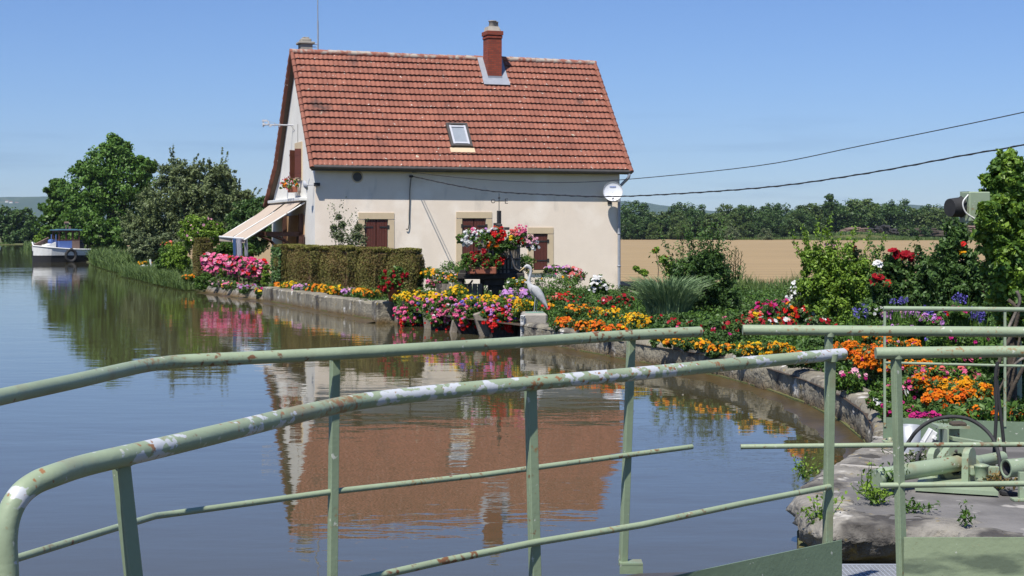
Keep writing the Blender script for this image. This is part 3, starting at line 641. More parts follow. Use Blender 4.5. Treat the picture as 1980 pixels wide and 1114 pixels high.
# round vent, corner lamp, satellite dish
s_, z_ = onfront(691, 342); b = MB(); Qf = -W_
b.lathe(hp(s_, -.0, z_), [(.21, -.02), (.21, .012), (.165, .014), (.16, -.015)], 24, Qf); v = b.build('round_vent', 'surround', house)
one('vent_grille', lambda b: (b.lathe(hp(s_, -.006, z_), [(.162, 0), (.001, .0)], 20, Qf), [b.tube([hp(s_ - .13, -.014, z_ + k), hp(s_ + .13, -.014, z_ + k)], .006, 4) for k in (-.08, 0, .08)]), 'gutter', v)
s_, z_ = onfront(1185, 371, .45)
dc = hit(1185, 371, A - W_ * .45, W_)
t = thing('satellite_dish', 'round white satellite dish at the right end of the house wall by the downpipe', 'satellite dish', dc)
dn = Vector((-.05, -1, .22)).normalized()
one('dish', lambda b: (b.lathe(dc, [(.36, .055), (.365, .05), (.3, .018), (.2, -.005), (.1, -.018), (.001, -.02)], 28, dn), b.lathe(dc, [(.36, .055), (.35, .035), (.2, -.02), (.001, -.036)], 28, dn)), 'dish', t)
dm = Matrix((dn.cross(Z).normalized() * -1, dn.cross(Vector((1, 0, 0))).normalized(), dn)).transposed()
def mk(b):
    up = (Z - dn * Z.dot(dn)).normalized(); rt = up.cross(dn).normalized()
    for k in range(6): b.box(dc + up * .19 + rt * (-.10 + .04 * k) + dn * .012, (.028, .006, .045), Matrix((rt, -dn, up)).transposed())
one('dish_mark', mk, 'blue_paint', t)
def darm(b):
    q = hp(dc.x * 0 + s_, 0, z_); base = hp(s_ + .05, -.02, z_ - .35); b.tube([base, base - W_ * .25, dc - dn * .03], .022, 8); b.tube([dc - Z * .30 + dn * .04, dc - Z * .36 + dn * .45], .012, 6); b.box(dc - Z * .36 + dn * .47, (.06, .10, .06), None, .01); b.box(base, (.16, .02, .2), QH)
one('dish_arm', darm, 'iron', t)
lp = onfront(604, 357); lc = hp(-.06, -.09, lp[1])
t = thing('floodlight', 'small black floodlight with a round lamp at the upper left house corner', 'lamp', lc)
one('housing', lambda b: (b.box(lc + U * .10 - W_ * .06, (.2, .14, .12), QH, .01), b.box(lc + U * .08 + W_ * .04, (.05, .1, .05), QH)), 'black', t)
def lampd(b):
    c = hp(-.30, .05, lp[1] - .02); b.lathe(c, [(.17, 0), (.15, .05), (.06, .09), (.02, .10)], 18, -U - Z * .4); b.tube([c, hp(0, .06, lp[1])], .018, 6); b.tube([c + Z * .2 + U * .1, c - Z * .28 + U * .02], .012, 5); b.tube([c + Z * .25 + U * .13, c - Z * .2], .01, 5)
one('lamp_head', lampd, 'gray_box', t)
# skylight
q = [onroof(*p) for p in ((860, 243), (901, 243), (913, 288), (871, 288))]
s0 = (q[0][0] + q[3][0]) / 2; s1 = (q[1][0] + q[2][0]) / 2; T0 = q[0][1]; T1 = q[3][1]; Z0 = q[0][2]; Z1 = q[3][2]; rn_ = Vector(hp(0, zr - ze, HD + oF) - A).normalized(); rn_ = (W_ * -(zr - ze) + Z * (HD + oF)).normalized(); dn_ = (W_ * -(HD + oF) - Z * (zr - ze)).normalized()
RM = Matrix((U, dn_, rn_)).transposed(); sc_ = hp((s0 + s1) / 2, (T0 + T1) / 2, (Z0 + Z1) / 2); wd = s1 - s0; ht = math.hypot(T1 - T0, Z1 - Z0)
fr = MB()
for k in (-1, 1): fr.box(sc_ + U * k * (wd / 2 - .05) + rn_ * .11, (.09, ht, .14), RM, .01); fr.box(sc_ + dn_ * k * (ht / 2 - .06) + rn_ * (.11 if k > 0 else .13), (wd - .18, .10, .14), RM, .01)
sk = fr.build('skylight', 'gutter', house)
one('sash', lambda b: [b.box(sc_ + U * k * (wd / 2 - .135) + rn_ * .12, (.07, ht - .24, .10), RM) for k in (-1, 1)] + [b.box(sc_ + dn_ * k * (ht / 2 - .17) + rn_ * .12, (wd - .34, .07, .10), RM) for k in (-1, 1)], 'gray_box', sk)
one('pane', lambda b: b.box(sc_ + rn_ * .12, (wd - .33, ht - .40, .03), RM), 'blind', sk)
one('flashing', lambda b: b.box(sc_ + dn_ * (ht / 2 + .13) + rn_ * .085, (wd + .1, .22, .03), RM), 'surround', sk)
# brick chimney
def brickmat():
    m = mat('brick', (.27, .055, .028), .9, (.19, .04, .022), 3, .003, 60); t = m.node_tree; N = t.nodes; L = t.links; b = N['Principled BSDF']
    br = N.new('ShaderNodeTexBrick'); tc = N.new('ShaderNodeTexCoord'); mp = N.new('ShaderNodeMapping'); L.new(tc.outputs['UV'], br.inputs['Vector'])
    g = N.new('ShaderNodeNewGeometry'); s = N.new('ShaderNodeSeparateXYZ'); L.new(tc.outputs['Object'], s.inputs[0]); ad = N.new('ShaderNodeMath'); ad.operation = 'ADD'; L.new(s.outputs[0], ad.inputs[0]); L.new(s.outputs[1], ad.inputs[1])
    c = N.new('ShaderNodeCombineXYZ'); L.new(ad.outputs[0], c.inputs[0]); L.new(s.outputs[2], c.inputs[1]); L.new(c.outputs[0], br.inputs['Vector'])
    br.inputs['Color1'].default_value = (.30, .055, .026, 1); br.inputs['Color2'].default_value = (.20, .036, .02, 1); br.inputs['Mortar'].default_value = (.10, .055, .04, 1)
    br.inputs['Scale'].default_value = 1; br.inputs['Brick Width'].default_value = .24; br.inputs['Row Height'].default_value = .075; br.inputs['Mortar Size'].default_value = .008
    L.new(br.outputs[0], b.inputs['Base Color']); return m
M['brick'] = brickmat()
s0, t0, z0 = onroof(944, 158); s1, _, _ = onroof(970, 158); cw = s1 - s0; cd = .62; ccx = (s0 + s1) / 2; zt = hit(952, 60, hp(0, t0, 0), W_).z
ch = one('chimney', lambda b: (b.box(hp(ccx, t0 + cd / 2, (z0 - .3 + zt) / 2), (cw, cd, zt - z0 + .3), QH), b.box(hp(ccx, t0 + cd / 2, zt - .07), (cw + .10, cd + .10, .16), QH, .01), b.box(hp(ccx, t0 + cd / 2, zt - .22), (cw + .05, cd + .05, .10), QH, .01)), 'brick', house)
one('chimney_pot', lambda b: (b.prism([hp(ccx - cw / 2, t0 + .04, zt + .01), hp(ccx + cw / 2, t0 + .04, zt + .01), hp(ccx + .2, t0 + .15, zt + .20), hp(ccx - .2, t0 + .15, zt + .20)], W_ * .5), b.lathe(hp(ccx, t0 + cd / 2, zt + .1), [(.15, 0), (.13, .28), (.16, .30), (.16, .33), (.1, .33), (.1, .1)], 14), b.lathe(hp(ccx + .13, t0 + cd / 2 + .05, zt + .1), [(.12, 0), (.11, .26), (.13, .30), (.08, .30)], 12)), 'concrete', ch)
def flash(b):
    f = hp(ccx, t0, z0); b.box(f + dn_ * .10 + rn_ * .125, (cw + .5, .34, .02), RM); b.box(hp(ccx, t0 - .012, z0 + .12), (cw + .04, .02, .2), QH)
    ln = math.hypot(HD - t0, zr - z0)
    for k in (-1, 1): b.box(f - dn_ * ln / 2 + U * k * (cw / 2 + .12) + rn_ * .12, (.22, ln, .02), RM)
one('flashing', flash, 'zinc', ch)
# pale concrete chimney behind the ridge, left
c0 = hp(.75, HD + .55, 0); dd_ = c0.y; xl = P(578, 0, dd_).x; xr = P(603, 0, dd_).x; cx = (xl + xr) / 2; wz = xr - xl; ztp = P(590, 84, dd_).z
ch2 = one('chimney', lambda b: b.box((cx, dd_, ztp - 1.0), (wz * .92, .5, 2.0), QH), 'concrete', house)
one('chimney_cap', lambda b: (b.box((cx, dd_, ztp), (wz * 1.25, .62, .09), QH, .02), b.box((cx, dd_, ztp + .10), (wz * .8, .42, .13), QH, .03), b.box((cx, dd_, ztp + .19), (wz * .5, .3, .07), QH, .02)), 'concrete', ch2)
t = thing('mast', 'tall thin grey mast rising from the roof beside the pale chimney', 'mast', P(615, 104, dd_))
one('pole', lambda b: (b.tube([P(615, 112, dd_), P(614.5, 40, dd_)], .028, 8), b.tube([P(614.5, 40, dd_), P(614, -60, dd_)], .018, 8)), 'zinc', t)
one('bracket', lambda b: (b.tube([P(602, 85.5, dd_), P(616, 85.5, dd_)], .018, 6), b.tube([P(602, 91, dd_), P(616, 91, dd_)], .012, 6)), 'zinc', t)
# gable side: attic window with shutters and flower box
w0 = ongable(575, 290); w1 = ongable(582, 344); zc0, zc1 = w1[1], w0[1]; tcn = (ongable(574, 300)[0] + ongable(583, 300)[0]) / 2; hw = .50
gwn = one('window', lambda b: (b.box(hp(-.02, tcn, (zc0 + zc1) / 2 + .08), (.05, hw * 2 + .3, zc1 - zc0 + .35), QH)), 'surround', house)
one('pane', lambda b: b.box(hp(-.052, tcn, (zc0 + zc1) / 2), (.02, hw * 2 - .1, zc1 - zc0), QH), 'surround', gwn)
for k in (-1, 1):
    def shb(b):
        Q = QH @ Matrix.Rotation(k * (-1.0), 3, 'Z'); c = hp(-.15, tcn + k * (hw + .05), (zc0 + zc1) / 2); b.box(c, (.035, .24, zc1 - zc0), Q, .004)
        for z in (zc0 + .2, zc1 - .2): b.box(c + Z * (z - (zc0 + zc1) / 2), (.05, .25, .07), Q)
    one('shutter', shb, 'shutter', gwn)
fb = P(565, 361, 0 + (hp(0, tcn, 0)).y); t_fb, z_fb = ongable(569, 367)
t = thing('window_box', 'terracotta window box of pink and orange flowers under the attic window', 'planter', hp(-.25, tcn, z_fb))
one('box', lambda b: b.box(hp(-.24, tcn, z_fb - .02), (.22, .85, .2), QH, .02), 'terracotta', t)
np_mesh('foliage', clump_leaves([(list(hp(-.3, tcn - .25, z_fb + .18)), (.22, .35, .22)), (list(hp(-.42, tcn + .3, z_fb + .12)), (.25, .35, .22))], 26, .07, 12)[0], 4, 'leaf', t)
for cn, n_, du in (('pink', 34, .25), ('orange', 16, -.2), ('red', 10, -.15), ('white', 8, .3)):
    Cc = np.array([list(hp(-.32 - .1 * rng.random(), tcn + du, z_fb + .22)) for _ in range(n_)]) + unit(rng.normal(size=(n_, 3))) * np.array([.22, .26, .22]); np_mesh('blossoms', petals(Cc, unit(rng.normal(size=(n_, 3)) + np.array([0, -1.2, .5])), .085, 6), 4, cn, t)
# TV aerial on the gable
g0_ = hit(565, 243, A - U * .05, U); t = thing('antenna', 'grey television antenna boom sticking out left of the gable', 'antenna', g0_)
tip = g0_.lerp(g0_, 1); dist = g0_.y
def ant(b):
    a_ = P(571, 242.5, dist + .1); c_ = P(508, 241, dist - .35); b.tube([a_, c_], .028, 6)
    for px_ in (522, 531, 541): b.tube([P(px_, 237.5, dist - .2), P(px_, 246, dist - .2)], .012, 5)
    b.box(P(512, 233.5, dist - .3), (.20, .06, .07)); b.box(P(519, 237.5, dist - .3), (.05, .05, .14)); b.tube([P(509, 234, dist - .3), P(509, 246, dist - .3)], .02, 5); b.box(P(510, 241, dist - .3), (.09, .08, .10)); b.box(P(523, 243, dist - .3), (.08, .06, .08))
    b.tube([P(521, 235, dist - .3), P(545, 243, dist - .1)], .006, 4)
one('boom', ant, 'gray_box', t)
one('cable', lambda b: (b.tube(catmull([P(562, 243, dist), P(575, 258, dist - .4), P(592, 270, dist - 1.2)], 4), .008, 4), b.tube([hp(-.012, tcn + .2, g0_.z), hp(-.012, tcn + .2, 4.0)], .008, 4)), 'gutter', t)
# porch side of the ground floor under the awning
ta0 = ongable(592, 388)[0]; za = ongable(592, 388)[1] - .05; ta1 = ongable(531, 391)[0]
one('porch_wall', lambda b: b.box(hp(-.02, (ta0 + .25 + 5.4) / 2, 1.35), (.03, 5.4 - ta0 - .25, 2.9), QH), 'ochre', house)
dr = one('door', lambda b: (b.box(hp(-.06, 2.3, 1.05), (.05, 1.3, 2.1), QH, .01), b.box(hp(-.10, 2.3, 1.6), (.03, 1.0, .7), QH, .01)), 'brown_wood', house)
one('handle', lambda b: b.box(hp(-.15, 1.85, 1.05), (.05, .12, .03), QH), 'iron', dr)
# awning
def vt(px, py, t_):
    q = hit(px, py, A + W_ * t_, W_) - A; return q.dot(U), q.z
aw = thing('awning', 'beige folding canvas awning in two strips over the gable side of the house', 'awning', hp(0, ta0, za))
ebl = vt(425, 458, ta1); ebr = vt(477, 462, ta0); 
tm = (ta0 + ta1) / 2
out = -3.0; zb0 = (ebr[1]); s_b = ebr[0]; zb1 = ebl[1]; s_b1 = ebl[0]; s_b = max(-3.6, min(-2.2, s_b)); s_b1 = max(s_b - .6, min(s_b + .6, s_b1))
def strip(f0, f1):
    def fn(b):
        n = 8; top = []; bot = []
        for i in range(n + 1):
            f = i / n; sag = -.07 * math.sin(math.pi * f)
            for g, L_ in ((f0, top), (f1, bot)):
                t_ = ta0 + (ta1 - ta0) * g; sb = s_b + (s_b1 - s_b) * g; zb = zb0 + (zb1 - zb0) * g; L_.append(hp(-.12 + (sb + .12) * f, t_, za + .05 + (zb - za - .05) * f + sag))
        vs = top + bot; m_ = n + 1; b.smooth = True; b.add(vs, [[i, i + 1, m_ + i + 1, m_ + i] for i in range(n)]); dn2 = [v - Z * .006 for v in vs]; b.add(dn2, [[i, m_ + i, m_ + i + 1, i + 1] for i in range(n)])
        b.smooth = False; b.box((bot[-1] + top[-1]) / 2 - Z * .09, (.012, abs((ta1 - ta0) * (f1 - f0)), .14), QH)
    return fn
one('canvas', strip(0, .465), 'canvas', aw); one('canvas', strip(.535, 1), 'canvas', aw)
def fram(b):
    e0 = hp(s_b, ta0, zb0); e1 = hp(s_b1, ta1, zb1); b.tube([e0, e1], .045, 8); b.box(hp(-.12, (ta0 + ta1) / 2, za + .10), (.28, abs(ta1 - ta0) + .2, .12), QH, .02)
    for g in (0, .5, 1):
        t_ = ta0 + (ta1 - ta0) * g; e = e0.lerp(e1, g); r0 = hp(-.05, t_, za - .02); b.tube([r0, e - Z * .04], .028, 6)
one('frame', fram, 'white_paint', aw)
def arms(b):
    for g in (.05, .55): 
        t_ = ta0 + (ta1 - ta0) * g + .1; b.box(hp(-.12, t_, 1.9), (.14, .14, 1.9), QH); b.box(hp(-.7, t_, 2.12), (1.3, .14, .16), QH); pts = [hp(-.15, t_, .9), hp(-.3, t_, 1.4), hp(-.65, t_, 1.85), hp(-1.2, t_, 2.08)]; b.tube(catmull(pts, 4), .055, 6)
    b.box(hp(-1.3, (ta0 + ta1) / 2 - .6, 2.12), (.12, 2.2, .14), QH)
one('timber_bracket', arms, 'brown_wood', house)
for i, (px, cn, lb) in enumerate(((453, 'cloth_blue', 'pale blue curtain strip hanging leftmost below the awning edge'), (462, 'cloth_white', 'white towel hanging below the awning between the blue strip and the far right cloth'), (475, 'cloth_white', 'white and blue cloth hanging rightmost below the awning edge'))):
    e = P(px, 461, hp(s_b, ta0, 0).y + .12); bt = P(px, 496, e.y); wdt = .055 if i != 1 else .09
    def cl(b):
        n = 10; vs = []
        for k in range(n + 1):
            x = e.x - wdt + 2 * wdt * k / n; y = e.y + .05 * math.sin(k * 2.1); vs += [Vector((x, y, e.z)), Vector((x + .02, y + .02, bt.z + .04 * math.sin(k)))]
        b.add(vs, [[2 * k, 2 * k + 1, 2 * k + 3, 2 * k + 2] for k in range(n)]); b.add([v + Vector((0, .012, 0)) for v in vs], [[2 * k, 2 * k + 2, 2 * k + 3, 2 * k + 1] for k in range(n)])
    tag(one('hanging_cloth', cl, cn), lb, 'cloth')
# wires to the house, loose cable on the wall
def wire(label, samples, plan, r, name='overhead_wire', base=None):
    (x0, y0), (x1, y1) = plan; pts = []
    for px, py in samples:
        k = (px - 990) / F; dx, dy = x1 - x0, y1 - y0; tt = (k * y0 - x0) / (dx - k * dy); d = y0 + dy * tt; pts.append(P(px, py, d))
    b = MB(); c = catmull(pts, 6); b.tube(c, r, 5)
    if r > .012:
        pr = resample(c, .16); h_ = [p + Vector((0, math.sin(i * 1.3) * .014, math.cos(i * 1.3) * .014)) for i, p in enumerate(pr)]; b.tube(h_, r * .8, 4)
    return tag(b.build(name, 'black'), label, 'cable', 'wires from the house to a pole on the right')
Wp = hit(795, 341, A - W_ * .05, W_)
wire('thin upper overhead wire running from the house to the right edge', [(797, 333), (880, 343), (980, 350), (1077, 353), (1200, 348), (1463, 321), (1665, 282), (1980, 217), (2250, 152)], ((Wp.x, Wp.y), (13, 27)), .011)
wire('thick twisted lower overhead cable running from the house to the right edge', [(797, 341), (887, 360), (962, 371), (1070, 377), (1200, 380), (1463, 364), (1665, 337), (1867, 300), (1980, 280), (2250, 222)], ((Wp.x, Wp.y - .02), (13, 27)), .016)
t = thing('service_cable', 'loose black cable hanging down the cream wall from the wire bracket', 'cable', Wp)
one('cable', lambda b: b.tube(catmull([hit(x, y, A - W_ * .05, W_) for x, y in ((795, 342), (793, 360), (792, 390), (791, 415), (791, 432), (789, 443), (785, 443))], 5), .016, 6), 'black', t)
one('bracket', lambda b: (b.box(Wp, (.12, .1, .08), QH, .01), b.tube([Wp, Wp - W_ * .12], .02, 6)), 'iron', t)
# ------------------------------------------------------------------ trees
def blob(px, py, rp, d, sx=1, sz=1, sy=1):
    r = rp / F * d; return (list(P(px, py, d)), (r * sx, r * sy, r * sz))
def ptree(label, x, yb, d, bl, **k):
    base = P(x, yb, d); base.z = min(base.z, .1); return tree(label, base, [blob(bx, by, br, d + (bd if (bd := (o[0] if o else 0)) else 0)) for bx, by, br, *o in bl], **k)
GB = 'trees on the bank behind the boat'
ptree('tall bright green ash tree, the highest behind the moored boat', 215, 478, 124, [(215, 320, 52), (180, 360, 52), (250, 350, 50), (205, 400, 60), (260, 410, 50, 2), (160, 415, 42), (225, 290, 28), (275, 325, 24), (165, 330, 18)], leaf='leaf_ash', per=70, size=.27, nclump=62, cr=.27, trunk=.3, limbs=14, group=GB)
ptree('small round green tree at the left edge of the tall ash behind the boat', 110, 480, 135, [(110, 395, 34), (100, 430, 30), (120, 425, 34), (112, 368, 20)], leaf='leaf', per=60, size=.30, nclump=44, cr=.3, trunk=.2, group=GB)
ptree('dark green tree filling the gap between the ash and the boat cabin', 165, 485, 118, [(165, 440, 34), (195, 450, 30), (140, 448, 26), (225, 455, 28)], leaf='leaf', per=60, size=.28, nclump=40, cr=.3, trunk=.2, group=GB)
ptree('spiky grey-green willow tree with upright shoots right of the tall ash', 355, 500, 90, [(355, 350, 42), (330, 390, 52), (400, 375, 46), (300, 430, 48), (425, 350, 32), (455, 395, 36), (370, 430, 58), (430, 410, 44), (265, 450, 30), (450, 440, 34)], leaf='leaf_willow', per=60, size=.17, nclump=100, cr=.23, trunk=.22, limbs=16, spikes=12, spike_len=.8, aspect=.45, shell=(.3, 1), group=GB)
ptree('dark bushy tree between the willow and the house awning', 480, 500, 84, [(480, 425, 36), (505, 410, 28), (460, 455, 30), (500, 455, 34), (530, 440, 26)], leaf='leaf_dark', per=60, size=.17, nclump=60, cr=.26, trunk=.2, group=GB)
ptree('low grey shrub under the willow near the reeds', 280, 505, 84, [(270, 470, 24), (300, 480, 26), (335, 480, 28)], leaf='leaf_grey', per=50, size=.14, nclump=50, cr=.28, trunk=.08, limbs=5, cat='shrub', name='shrub', group=GB)
ptree('round clipped pink-budded shrub behind the pink geranium row', 388, 520, 64, [(388, 450, 34), (372, 448, 26), (410, 452, 24)], leaf='leaf_bright', per=60, size=.11, nclump=60, cr=.24, trunk=.07, limbs=6, cat='shrub', name='shrub')
c_ = np.array([list(P(388, 445, 63.5))]) + rdir(36) * np.array([.75, .55, .55]); np_mesh('shrub_blossoms', petals(c_, unit(rng.normal(size=(36, 3)) + [0, -1, .5]), .09), 4, 'pale_pink', bpy.data.objects[[o.name for o in sc.objects if o.get('label', '').startswith('round clipped pink')][0]])
ptree('upright green shrub left of the tall brown hedge block', 340, 530, 67, [(340, 490, 20), (330, 505, 16), (352, 505, 16)], leaf='leaf_bright', per=50, size=.09, nclump=40, cr=.3, trunk=.05, limbs=3, cat='shrub', name='shrub')
# far left bank
FL = 'trees on the far bank at the left edge'
ptree('dark round tree cut by the left edge on the far bank', 8, 474, 262, [(6, 425, 28), (-20, 430, 30), (20, 440, 20), (0, 455, 30)], leaf='leaf_wood', per=40, size=.5, nclump=36, cr=.3, trunk=.3, group=FL)
ptree('second dark tree on the far bank, just left of the boat', 50, 474, 258, [(48, 425, 22), (42, 440, 26), (60, 445, 18), (45, 460, 24), (25, 462, 22)], leaf='leaf_wood', per=40, size=.5, nclump=36, cr=.3, trunk=.3, group=FL)
for i, (x, y, r) in enumerate(((-60, 430, 40), (-130, 425, 44))):
    ptree(['dark tree beyond the left edge of the far bank', 'last dark tree beyond the left edge of the far bank'][i], x, 474, 265, [(x, y, r), (x + 15, y + 20, r * .8)], leaf='leaf_wood', per=40, size=.5, nclump=36, cr=.3, trunk=.3, group=FL)
# the wood beyond the field: a few tree shapes, copied with their parts
def copy_tree(o, loc, s, rz, label, group):
    c = o.copy(); sc.collection.objects.link(c); c.location = loc; c.scale = (s[0], s[0], s[1]); c.rotation_euler = (0, 0, rz); c['label'] = label
    if group: c['group'] = group
    elif 'group' in c: del c['group']
    for ch in o.children:
        k = ch.copy(); sc.collection.objects.link(k); k.parent = c; k.matrix_parent_inverse = ch.matrix_parent_inverse
    return c
WG = 'broadleaf trees of the wood beyond the field'; WL = 'dark green broadleaf tree in the wood beyond the ploughed field'
protos = []
shapes = [[((0, 0, 5.2), (3.0, 3.0, 2.6)), ((1.2, 0, 3.4), (3, 3, 2.2)), ((-1.5, 0, 3), (2.8, 2.8, 2.4)), ((0, -1, 1.6), (3.2, 2.5, 1.8))],
          [((0, 0, 6.2), (2.2, 2.2, 2.4)), ((-.8, 0, 4), (2.8, 2.8, 2.2)), ((1, 0, 2.6), (2.8, 2.6, 2.2)), ((0, -1, 1.2), (3, 2.4, 1.4))],
          [((-.5, 0, 4.6), (3.6, 3.2, 2.4)), ((1.8, 0, 3.8), (2.6, 2.6, 2.4)), ((0, -.5, 2), (3.8, 3, 2))],
          [((0, 0, 5.0), (2.4, 2.4, 2.0)), ((1.8, 0, 4.4), (1.8, 2, 1.8)), ((-1.6, 0, 3.6), (2.4, 2.4, 2)), ((.4, -.6, 2), (3.4, 2.6, 2.0))]]
for i, s_ in enumerate(shapes):
    off = np.array([0, 0, 0]); protos.append(tree(WL, (0, 0, 0), s_, leaf=['leaf_wood', 'leaf_wood2', 'leaf_wood', 'leaf_wood2'][i], per=46, size=.40, nclump=56, cr=.26, trunk=.22, limbs=8, group=WG, spikes=0))
prof = [(1120, 400), (1205, 398), (1225, 392), (1255, 402), (1290, 398), (1330, 388), (1370, 392), (1400, 388), (1440, 392), (1480, 390), (1520, 394), (1560, 390), (1572, 382), (1620, 396), (1650, 384), (1690, 390), (1730, 388), (1760, 400), (1790, 398), (1830, 402), (1900, 408), (2000, 405), (2100, 400), (2250, 404)]
used = set(); x = 1130; k = 0
while x < 2150:
    for row, (d, dy) in enumerate(((372, 0), (352, 22))):
        xx = x + random.uniform(-14, 14) + row * 15; top = np.interp(xx, [p[0] for p in prof], [p[1] for p in prof]) + dy + random.uniform(-5, 14); hgt = H - (top - YH) / F * d; i = random.randrange(4)
        if row and 1600 < xx < 1960: continue
        nat = (7.9, 8.6, 7.2, 7.2)[i]; s = hgt / nat; loc = Vector(((xx - 990) / F * d, d + random.uniform(-4, 4), .05)); sxy = s * random.uniform(1.0, 1.45)
        if i in used: copy_tree(protos[i], loc, (sxy, s), random.uniform(0, 6.28), WL, WG)
        else: o = protos[i]; used.add(i); o.location = loc; o.scale = (sxy, sxy, s)
    x += random.uniform(26, 38); k += 1
pop = ptree('slender dark poplar standing above the wood beyond the field', 1603, 462, 366, [(1603, 384, 8), (1603, 396, 10), (1604, 410, 11), (1603, 425, 12)], leaf='leaf_wood', per=40, size=.35, nclump=40, cr=.35, trunk=.2, limbs=4)
for i, (x, y, r, lf) in enumerate(((1320, 440, 14, 'leaf_wood2'), (1405, 450, 18, 'leaf_grey'), (1375, 452, 10, 'leaf_wood2'), (1478, 455, 14, 'leaf_grey'), (1748, 448, 9, 'leaf_wood2'), (1766, 448, 8, 'leaf_wood'), (1790, 446, 10, 'leaf_wood'), (1860, 446, 14, 'leaf_wood2'))):
    ptree(['low pale bush at the wood edge left of the grey bush', 'grey-green bush, widest at the foot of the wood', 'small bush between the two larger bushes at the wood edge', 'grey bush at the middle of the wood edge', 'small bush left of the twin bushes by the log pile', 'left one of the twin dark bushes by the log pile', 'right one of the twin dark bushes by the log pile', 'rounded bush right of the log pile'][i], x, 464, 340, [(x, y, r), (x + r * .5, y + 4, r * .8)], leaf=lf, per=36, size=.3, nclump=30, cr=.33, trunk=.08, limbs=3, cat='bush', name='bush', group='bushes along the wood edge')
# grass margin, grassy rise and log pile at the far side of the field
b = MB(); vs = []
for i in range(41):
    x = P(1560 + 10 * i, 0, 338).x; z = .15 + 1.3 * math.exp(-((i - 9) / 7) ** 2) + .25 * math.exp(-((i - 25) / 8) ** 2); vs += [Vector((x, 332, .1)), Vector((x, 337, z)), Vector((x, 346, z * .8)), Vector((x, 352, .05))]
b.smooth = True; b.add(vs, [[4 * i + j, 4 * i + 4 + j, 4 * i + 5 + j, 4 * i + 1 + j] for i in range(40) for j in range(3)]); tag(b.build('grass_rise', 'grass'), kind='structure')
n = 9000; X = rng.uniform(40, 125, n); Y = rng.uniform(326, 345, n); B_ = np.stack([X, Y, np.full(n, .1) + 1.25 * np.exp(-((X - P(1650, 0, 338).x) / 9) ** 2) * (Y > 332)], 1)
B_ = B_[(X > 62) | (Y > 340)]; tag(np_mesh('rough_grass', blades(B_, .7, .22), 4, 'reed', rnd=None), 'rough pale grass along the far edge of the field', None, None, 'stuff')
for i, (px0, px1, top, lb) in enumerate(((1625, 1690, 440, 'left pale log pile, its logs lying lengthwise, before the wood'), (1665, 1745, 434, 'dark middle log pile showing sawn log ends before the wood'), (1740, 1830, 441, 'long low log pile on the right, by the twin bushes'), (1850, 1905, 437, 'log pile at the right beside the green signal box'))):
    t = thing('log_pile', lb, 'log pile', P((px0 + px1) / 2, 460, 350), 'log piles in front of the wood'); b = MB()
    for k in range(100):
        px = random.uniform(px0, px1); f = 1 - abs((px - (px0 + px1) / 2) / ((px1 - px0) / 2)) ** 2; yy = 456 - (456 - top) * f * random.random() ** .7; d = 350 + random.uniform(-2, 2); c = P(px, yy, d)
        if i == 1: b.tube([c - Vector((0, 1.5, 0)), c + Vector((random.uniform(-.2, .2), 1.5, 0))], random.uniform(.13, .24), 6)
        else: a = random.uniform(-.2, .2); b.tube([c - Vector((1.6, random.uniform(-.6, .6), a)), c + Vector((1.6, 0, a))], random.uniform(.10, .2), 5)
    b.build('logs', ['worn_wood', 'gray_box', 'bark', 'worn_wood'][i] if i != 1 else 'gutter', t)

# ------------------------------------------------------------------ reeds and bank growth
def growth(name, samples, n, h, wd, m, label, lean=.35, cat=None, z=.06):
    """blades over the strip between successive (x, y, halfwidth, heightfactor) points"""
    B_ = []; Hh = []
    for (x0, y0, w0, h0), (x1, y1, w1, h1) in zip(samples, samples[1:]):
        L_ = math.hypot(x1 - x0, y1 - y0); m_ = int(n * L_); t = rng.random(m_); nx, ny = (y1 - y0) / L_, -(x1 - x0) / L_
        o = rng.uniform(-1, 1, m_) * (w0 + (w1 - w0) * t); B_.append(np.stack([x0 + (x1 - x0) * t + nx * o, y0 + (y1 - y0) * t + ny * o, np.full(m_, z)], 1)); Hh.append(h * (h0 + (h1 - h0) * t))
    B_ = np.concatenate(B_); Hh = np.concatenate(Hh); cl_ = np.sin(B_[:, 0] * 2.1 + B_[:, 1] * .9) * np.sin(B_[:, 1] * 1.7 - B_[:, 0]) + .5 * np.sin(B_[:, 0] * 5.3 + B_[:, 1] * 3.1); Hh = Hh * (.85 + .38 * cl_); r0 = np.clip(.5 + .25 * cl_ + rng.normal(size=len(Hh)) * .22, 0, 1)
    o = np_mesh(name, blades(B_, Hh, wd, lean), 4, m, rnd=np.concatenate([r0, r0])); return tag(o, label, cat, None, 'stuff')
def XY(px, d): return ((px - 990) / F * d, d)
growth('reeds', [(*XY(196, 120), .8, .9), (*XY(202, 106), 1.0, 1.2), (*XY(215, 99.5), 1.2, .9), (*XY(225, 96), 1.3, 1.3), (*XY(243, 90), 1.3, .8), (*XY(256, 86), 1.3, 1.15), (*XY(286, 78), 1.1, .5)], 300, .75, .06, 'reed', 'tall green reeds on the bank between the boat and the grey shrub', lean=.6)
growth('bank_grass', [(*XY(275, 77), 1.2, .8), (*XY(310, 71), 1.2, 1), (*XY(350, 64), 1.1, .9), (*XY(392, 57.5), .7, .5)], 700, .6, .03, 'reed', 'rough grass on the canal bank below the small garden', lean=.7)
growth('bank_grass', [(*XY(88, 236), 3, .5), (*XY(95, 190), 3, .6), (*XY(140, 135), 3, .6), (*XY(165, 112), 2, .6)], 60, 1.2, .1, 'reed', 'low bank grass beyond the moored boat')
growth('bank_grass', [(-400, 243, .6, .5), (-78, 243, .6, .5)], 24, .6, .2, 'reed', 'grass strip topping the far canal bank')
